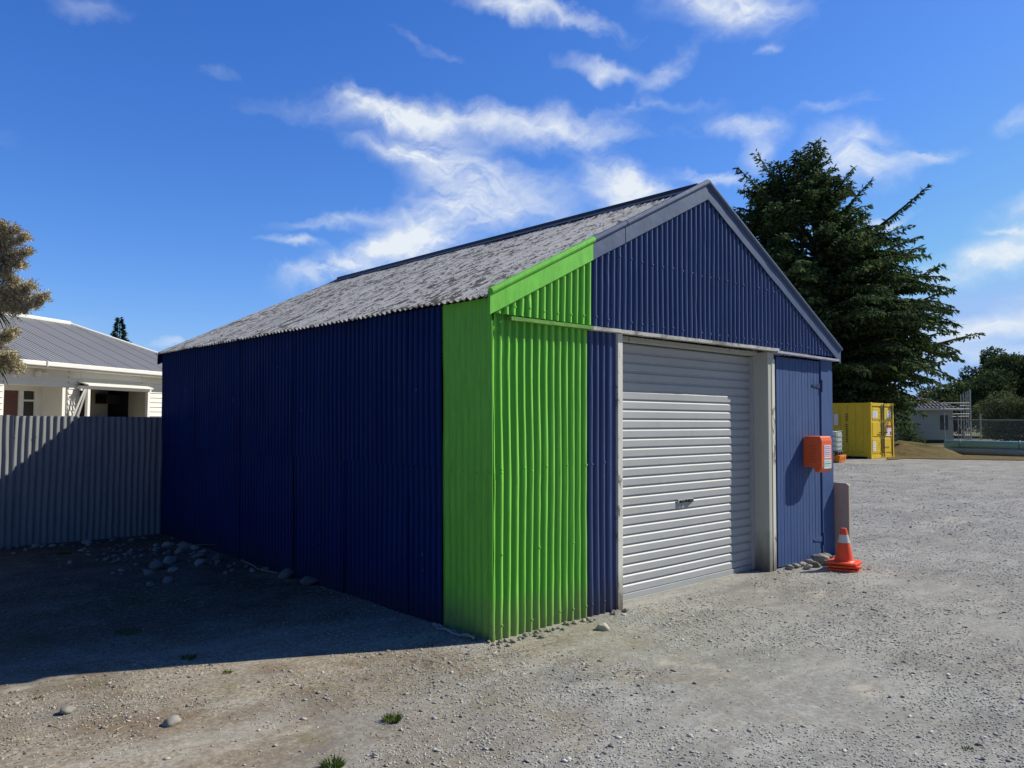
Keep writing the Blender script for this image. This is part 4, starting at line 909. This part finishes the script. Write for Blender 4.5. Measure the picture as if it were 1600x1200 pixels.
# ------------------------------------------------------------------ water tank in cage and spill pallet
ip = gnd(1313, 723); rz_ = math.radians(14)
sp = empty('spill_pallet', (ip.x, ip.y, 0), rz_, label='orange plastic spill pallet carrying the white caged tank', cat='pallet')
mb = MB(); mb.poly([(.03, .03, 0), (1.27, .03, 0), (1.27, 1.27, 0), (.03, 1.27, 0)], (0, 0, .03))
mb.add([(.04, .04, .02), (1.26, .04, .02), (1.26, 1.26, .02), (.04, 1.26, .02), (0, 0, .27), (1.3, 0, .27), (1.3, 1.3, .27), (0, 1.3, .27)], [(0, 1, 5, 4), (1, 2, 6, 5), (2, 3, 7, 6), (3, 0, 4, 7), (4, 5, 6, 7)])
mb.build('tray', M['pallet_orange'], sp, bevel=.02)
mb = MB()
for a in (.2, .55, .9): mb.poly([(a, -.002, .03), (a+.14, -.002, .03), (a+.11, .012, .2), (a+.03, .012, .2)], (0, -.015, 0))
mb.build('rib', M['pallet_orange'], sp)
tkp = sp.location+Vector((math.cos(rz_)*.1-math.sin(rz_)*.1, math.sin(rz_)*.1+math.cos(rz_)*.1, .275))
tk = empty('caged_tank', tkp, rz_, label='white plastic tank in a metal cage standing on the orange pallet', cat='tank')
MB().box(.03, 1.0, .03, 1.0, .16, .93).build('tank', M['tank'], tk, bevel=.06)
mb = MB(); mb.box(0, 1.03, 0, 1.03, .11, .14)
for a in (0, .45, .9):
    for b in (0, .45, .9): mb.box(a, a+.12, b, b+.12, .0, .11)
mb.build('pallet_feet', M['strap'], tk)
mb = MB()
for z in (.15, .35, .54, .73, .95):
    mb.tube([(0, 0, z), (1.03, 0, z), (1.03, 1.03, z), (0, 1.03, z), (0, 0, z)], .011, 5)
for i in range(6):
    a = 1.03*i/5
    for p in ((a, 0), (a, 1.03), (0, a), (1.03, a)): mb.tube([(*p, .12), (*p, .95)], .010, 5)
mb.build('cage', M['cage'], tk)
# ------------------------------------------------------------------ pipes
p0 = gnd(1474, 709.5); pdir = Vector((.05, -1, 0)).normalized()
def pipe(off, r_, z, mat, label, s=0.0, ln=13):
    a = p0+Vector((off, 0, 0))+pdir*s; b = a+pdir*ln
    mb = MB(); n = 20; ax = pdir; sd = Vector((-ax.y, ax.x, 0)); V = []
    for q, rr in ((a, r_), (b, r_), (b, r_*.88), (a, r_*.88)):
        V += [Vector((q.x, q.y, z))+sd*math.cos(t_*2*math.pi/n)*rr+Vector((0, 0, math.sin(t_*2*math.pi/n)*rr)) for t_ in range(n)]
    mb.add(V, [(k*n+j, k*n+(j+1) % n, ((k+1) % 4)*n+(j+1) % n, ((k+1) % 4)*n+j) for k in range(4) for j in range(n)])
    return mb.build('pipe', mat, smooth=True, label=label, cat='pipe')
pipe(0, .165, .165, M['pipe_pale'], 'pale green pipe lying in front on the dry verge')
pipe(.42, .20, .20, M['pipe_green'], 'dark green pipe lying on the ground behind the pale one', .1)
pipe(.25, .20, .50, M['pipe_green'], 'green pipe stacked on top of the two other pipes', .0)
for k, s in enumerate((.7, 3.2)):
    c = p0+Vector((.25, 0, 0))+pdir*s; mb = MB(); sd = Vector((-pdir.y, pdir.x, 0))
    mb.tube([Vector((c.x, c.y, .50))+(sd*math.cos(a)+Vector((0, 0, math.sin(a))))*.222 for a in [i*2*math.pi/16 for i in range(17)]], .026, 6)
    mb.build('pipe_clamp', M['kerb'], label='grey clamp around the top pipe, %s' % ('nearer the pipe end' if k == 0 else 'further along the pipes'), cat='clamp')
# ------------------------------------------------------------------ verge, mound, kerb
va = [(1386, 719), (1420, 716.5), (1470, 717.5), (1530, 718.5), (1600, 719.5), (1700, 721), (1700, 700), (1600, 699), (1500, 698), (1430, 697), (1386, 700)]
poly_ = [gnd(*q) for q in va]; me = MB(); edge = []
for i in range(len(poly_)):
    a = poly_[i]; b = poly_[(i+1) % len(poly_)]
    for j in range(14): q = a.lerp(b, j/14); edge.append((q.x+random.uniform(-.12, .12), q.y+random.uniform(-.12, .12), .016))
me.add(edge, [tuple(range(len(edge)))]); me.build('grass_verge', M['verge'], kind='structure')
mc_ = gnd(1405, 711); V = []; n = 40
for i in range(n+1):
    for j in range(n+1):
        x = -3.2+6.4*i/n; y = -2.6+5.2*j/n; r2 = (x/3.0)**2+(y/2.3)**2; h = .55*max(0, 1-r2)**1.2*(1+.5*noise.noise((x*.9, y*.9, 3)))+.05*noise.noise((x*3, y*3, 1))*(1 if r2 < 1 else 0)
        V.append((mc_.x+1.0+x, mc_.y+y, h-.02 if r2 >= 1 else h))
V = np.array(V); I, J = np.meshgrid(np.arange(n), np.arange(n), indexing='ij'); Fq = np.stack([I*(n+1)+J, (I+1)*(n+1)+J, (I+1)*(n+1)+J+1, I*(n+1)+J+1], -1).reshape(-1, 4)
npmesh('mound', V, Fq, M['verge'], smooth=True, kind='structure')
a = gnd(1425, 706); b = gnd(1478, 706.5); mb = MB(); mb.bar((a.x, a.y, .12), (b.x, b.y, .12), .2, .34); mb.build('concrete_kerb', M['kerb'], label='low concrete wall between the mound and the pipes', cat='wall')
# ------------------------------------------------------------------ house under scaffold, right
DH = 58.0
def hw(px, py, d=DH): return at(px, py, d)
hA = hw(1392, 690); hB = hw(1490, 690); ux = Vector((hB.x-hA.x, hB.y-hA.y, 0)); LX = ux.length; ux.normalize()
h2 = empty('cottage', (hA.x, hA.y, 0), math.atan2(ux.y, ux.x), label='pale cottage with grey tiled roof beyond the cedar, beside scaffolding', cat='house')
mb = MB(); clad(mb, -4, LX, 0.25, 2.55, 0, .5); mb.box(LX-.02, LX, 0, 6, .2, 2.55); mb.box(-4, LX, 5.98, 6, .2, 2.55); mb.build('wall', M['pale_wall'], h2)
MB().box(-4, LX-.05, .03, .1, 0, .3).build('foundation', M['strap'], h2)
MB().box(LX-1.0, LX-.4, -.03, -.02, 1.0, 2.1).build('window', M['glass'], h2)
mb = MB(); mb.add([(-4.3, -.5, 2.6), (LX+.5, -.5, 2.6), (LX-3.6, 3, 4.25), (-4.3, 3, 4.25), (LX+.5, 6.5, 2.6), (-4.3, 6.5, 2.6)], [(0, 1, 2, 3), (1, 4, 2), (3, 2, 4, 5)])
x = -4.2
while x < LX+.3:
    q1 = 1 if x < LX-3.6 else (LX+.5-x)/4.1
    mb.bar((x, -.5, 2.62), (x, -.5+3.5*q1, 2.62+1.65*q1), .07, .06); x += .3
for i in range(8): 
    q = i/8; mb.bar((-4.3, -.5+3.5*q, 2.63+1.65*q), (LX+.5-4.1*q, -.5+3.5*q, 2.63+1.65*q), .03, .05)
mb.build('roof', M['roof_tile'], h2)
MB().box(-4.3, LX+.5, -.56, -.48, 2.48, 2.62).build('gutter', M['trim'], h2)
sc = empty('scaffold', tuple(Vector((hw(1495, 690, 56).x, hw(1495, 690, 56).y, 0))), math.atan2(ux.y, ux.x), label='galvanised tube scaffold at the end of the pale cottage', cat='scaffold')
O = sc.location.copy()
def sl_(px, py, d=56): p = at(px, py, d)-O; return (p.dot(ux), (-p.x*ux.y+p.y*ux.x), p.z)
for px, top, d in ((1475, 627, 55), (1497, 648, 55), (1501, 616, 58), (1505, 614, 57.5), (1509, 612, 57), (1512, 611, 56.5), (1516, 609, 56), (1515, 608, 53)):
    x, y, z = sl_(px, top, d); MB().tube([(x, y, 0), (x, y, z)], .032, 6).build('standard', M['galv'], sc)
for a, b, d in (((1470, 630), (1516, 629.5), 55.5), ((1470, 639), (1516, 639), 55), ((1488, 647), (1516, 646.5), 56), ((1488, 651), (1514, 650.5), 55), ((1490, 680), (1516, 680), 55), ((1500, 634), (1515, 634), 57)):
    MB().tube([sl_(*a, d), sl_(*b, d)], .03, 6).build('ledger', M['galv'], sc)
for a, b in (((1496, 660), (1513, 690)), ((1513, 655), (1500, 690))): MB().tube([sl_(*a, 55), sl_(*b, 55)], .025, 6).build('brace', M['galv'], sc)
a = sl_(1488, 654, 56); b = sl_(1520, 655, 56); MB().bar(a, b, .8, .05).build('deck', M['wood'], sc)
# ------------------------------------------------------------------ chain link fence
fl_ = empty('chain_link_fence', tuple(Vector((gnd(1488, 692).x, gnd(1488, 692).y, 0))), 0, label='chain link fence with galvanised posts behind the green pipes', cat='fence')
O2 = fl_.location.copy(); fa = gnd(1488, 693)-O2; fb = gnd(1760, 697)-O2; fdir = (fb-fa); FLn = fdir.length; fdir.normalize()
t = NT('chain_link'); cr = t.coord(); 
al = []
sep = t.n('SeparateXYZ'); t.l(cr, sep.inputs[0])
uu = t.math('ADD', t.math('MULTIPLY', sep.outputs[0], fdir.x), t.math('MULTIPLY', sep.outputs[1], fdir.y))
for sg in (1, -1):
    w_ = t.math('PINGPONG', t.math('ADD', t.math('MULTIPLY', uu, 1), t.math('MULTIPLY', sep.outputs[2], sg)), .055); al.append(t.math('LESS_THAN', w_, .0055))
am = t.math('MAXIMUM', al[0], al[1]); t.l(am, t.b.inputs['Alpha']); M['mesh'] = t.set((.35, .36, .36), .5, .3)
MB().add([fa, fa+fdir*FLn, fa+fdir*FLn+Vector((0, 0, 1.75)), fa+Vector((0, 0, 1.75))], [(0, 1, 2, 3)]).build('wire_mesh', M['mesh'], fl_)
mb = MB(); mb.tube([fa+Vector((0, 0, 1.76)), fa+fdir*FLn+Vector((0, 0, 1.76))], .02, 5); mb.build('top_wire', M['galv'], fl_)
ps = (gnd(1535, 694)-O2-fa).dot(fdir)
for k in range(-1, 4):
    s = ps+k*4.6
    if 0 <= s < FLn: q = fa+fdir*s; MB().tube([q, q+Vector((0, 0, 2.25))], .05, 8).build('post', M['galv'], fl_)
# ------------------------------------------------------------------ background trees
def gpt(px, d): p = at(px, 660, d); return (p.x, p.y, 0)
crown_tree('broadleaf_tree', gpt(1575, 82), rblobs(26, 6.5, 4, 1.5, 7.4, 1.4, 2.2, 1), 'dark_leaf', 620, .30, 4, 'tall dark green tree mass behind the chain link fence', 'trees beyond the chain link fence')
crown_tree('broadleaf_tree', gpt(1660, 80), rblobs(26, 6, 4, 1.5, 7.6, 1.4, 2.2, 2), 'dark_leaf', 560, .30, 4, 'dark tree cut by the right edge of the photo behind the fence', 'trees beyond the chain link fence')
crown_tree('broadleaf_tree', gpt(1557, 90), rblobs(14, 3.2, 3, 4.5, 9.4, .9, 1.6, 3), 'mid_leaf', 520, .30, 6, 'lighter green treetop rising above the dark trees', 'trees beyond the chain link fence')
crown_tree('broadleaf_tree', gpt(1500, 78), rblobs(16, 4.2, 3, 1.0, 4.6, 1.1, 1.7, 4), 'dark_leaf', 560, .28, 2.5, 'dark tree behind the scaffold', 'trees beyond the chain link fence')
crown_tree('broadleaf_tree', gpt(1455, 84), rblobs(14, 3.6, 3, 1.0, 4.6, 1.0, 1.6, 8), 'dark_leaf', 480, .28, 2.5, 'low dark tree behind the cottage roof', 'trees beyond the chain link fence')
crown_tree('broadleaf_bush', gpt(1572, 64), rblobs(18, 3.0, 2, .8, 3.3, .7, 1.15, 5), 'olive_leaf', 1000, .17, 1.5, 'rounded olive green bush behind the chain link fence', cat='bush')
crown_tree('broadleaf_bush', gpt(1608, 62), rblobs(14, 2.4, 2, .6, 3.0, .7, 1.1, 6), 'olive_leaf', 1000, .17, 1.5, 'olive green bush at the right edge, behind the fence', cat='bush')
crown_tree('broadleaf_bush', gpt(1422, 46), rblobs(12, 1.4, 1.0, .2, 1.35, .3, .5, 7), 'lime_leaf', 1500, .10, .8, 'pale green shrub on the mound under the cedar', cat='bush')
for k, (px, d) in enumerate(((1760, 76), (1850, 70), (1960, 66), (2090, 62))):
    crown_tree('broadleaf_tree', gpt(px, d), rblobs(16, 5.5, 4, 1.5, 7.0, 1.5, 2.3, 30+k), 'dark_leaf', 300, .34, 4, 'dark tree further right beyond the fence, outside the photo', 'trees right of the photo')
# ------------------------------------------------------------------ little conifer behind the house
cp_ = at(186, 540, 55); cn = empty('conifer', (cp_.x, cp_.y, 0), label='small conifer top showing above the grey house roof', cat='tree')
MB().tube([(0, 0, 0), (0, 0, 8.6)], [.15, .01], 6).build('trunk', M['bark'], cn)
C = []; D = []
for i in range(5200):
    q = random.random()**.8; z = 8.75-q*6; r = (.08+.24*(8.75-z))*random.uniform(.35, 1.0)*(1+.3*math.sin(z*11)); a = random.uniform(0, 6.28)
    C.append((r*math.cos(a), r*math.sin(a), z)); D.append((math.cos(a), math.sin(a), random.uniform(-.3, .5)))
D = np.array(D); D /= np.linalg.norm(D, axis=1)[:, None]; V, Fq = diamonds(np.array(C), D, rng.uniform(.15, .3, len(C)), rng.uniform(.06, .1, len(C))); npmesh('crown', V, Fq, M['conifer'], cn)
# ------------------------------------------------------------------ cabbage tree at left
DC = 13.0; base = at(-75, 700, DC); cab = empty('cabbage_tree', (base.x, base.y, 0), label='cabbage tree with strappy leaves and dry beige flower heads at the left edge', cat='tree')
O3 = cab.location.copy(); tb = MB(); heads = [(-28, 415), (-18, 478), (-22, 555), (-90, 400), (-110, 470)]
HP = [at(px, py, DC+random.uniform(-.3, .3))-O3 for px, py in heads]
tb.tube([(0, 0, -.1), (.03, 0, 1.2), (0, .05, 2.3)], [.16, .14, .11], 9)
for h in HP: tb.tube([(0, .05, 2.2), tuple(Vector((0, .05, 2.2)).lerp(h, .5)+Vector((0, 0, -.1))), tuple(h)], [.09, .07, .05], 7)
tb.build('trunk', M['bark'], cab, smooth=True)
lv = MB()
for h in HP:
    for _ in range(150):
        a = random.uniform(0, 6.28); el = random.uniform(-.5, 1.3); d = Vector((math.cos(a)*math.cos(el), math.sin(a)*math.cos(el), math.sin(el))); ln = random.uniform(.45, .72); p = Vector(h); pts = [p.copy()]
        for q in range(5): d = (d+Vector((0, 0, -.16-.12*(q > 2)))).normalized(); p = p+d*ln/5; pts.append(p.copy())
        sd = d.cross(Vector((0, 0, 1))); sd = sd.normalized() if sd.length > .01 else Vector((1, 0, 0)); ws = [.012, .022, .022, .018, .011, .001]
        V = []; 
        for p_, w_ in zip(pts, ws): V += [p_-sd*w_, p_+sd*w_]
        lv.add(V, [(2*i, 2*i+1, 2*i+3, 2*i+2) for i in range(5)])
lv.build('leaves', M['strap_leaf'], cab)
pan = [(-20, 400, 40, 372), (-20, 410, 35, 415), (-20, 400, 10, 352), (-10, 470, 72, 466), (-10, 465, 50, 447), (-10, 480, 40, 486), (-15, 555, 32, 580), (-15, 540, 22, 522), (-60, 400, -40, 330), (-100, 450, -150, 400), (-20, 405, 45, 395), (-15, 415, 22, 440), (-25, 395, 25, 360), (-10, 472, 60, 478), (-12, 462, 35, 455), (-15, 560, 20, 560), (-20, 400, 5, 425)]
for a0, b0, a1, b1 in pan:
    A = at(a0, b0, DC)-O3; B = at(a1, b1, DC-.2)-O3; ax = (B-A); ln = ax.length; ax.normalize(); C = []; D = []
    for _ in range(110):       # side spikes
        tt = random.uniform(.12, 1); base_ = A.lerp(B, tt); sd = Vector((random.gauss(0, 1), random.gauss(0, 1), random.gauss(.2, 1))); sd = (sd-ax*sd.dot(ax)).normalized(); dd = (ax*.9+sd*.8+Vector((0, 0, .25))).normalized()
        sl2 = random.uniform(.12, .30)*(1.1-.6*tt)
        for q in range(26): 
            C.append(base_+dd*sl2*q/26+Vector((random.gauss(0, .010),)*3)); v = dd*.6+Vector((random.gauss(0, .6), random.gauss(0, .6), random.gauss(.15, .6))); D.append(v.normalized())
    V, Fq = diamonds(np.array(C), np.array(D), rng.uniform(.03, .07, len(C)), rng.uniform(.008, .017, len(C))); npmesh('flower_head', V, Fq, M['panicle'], cab)
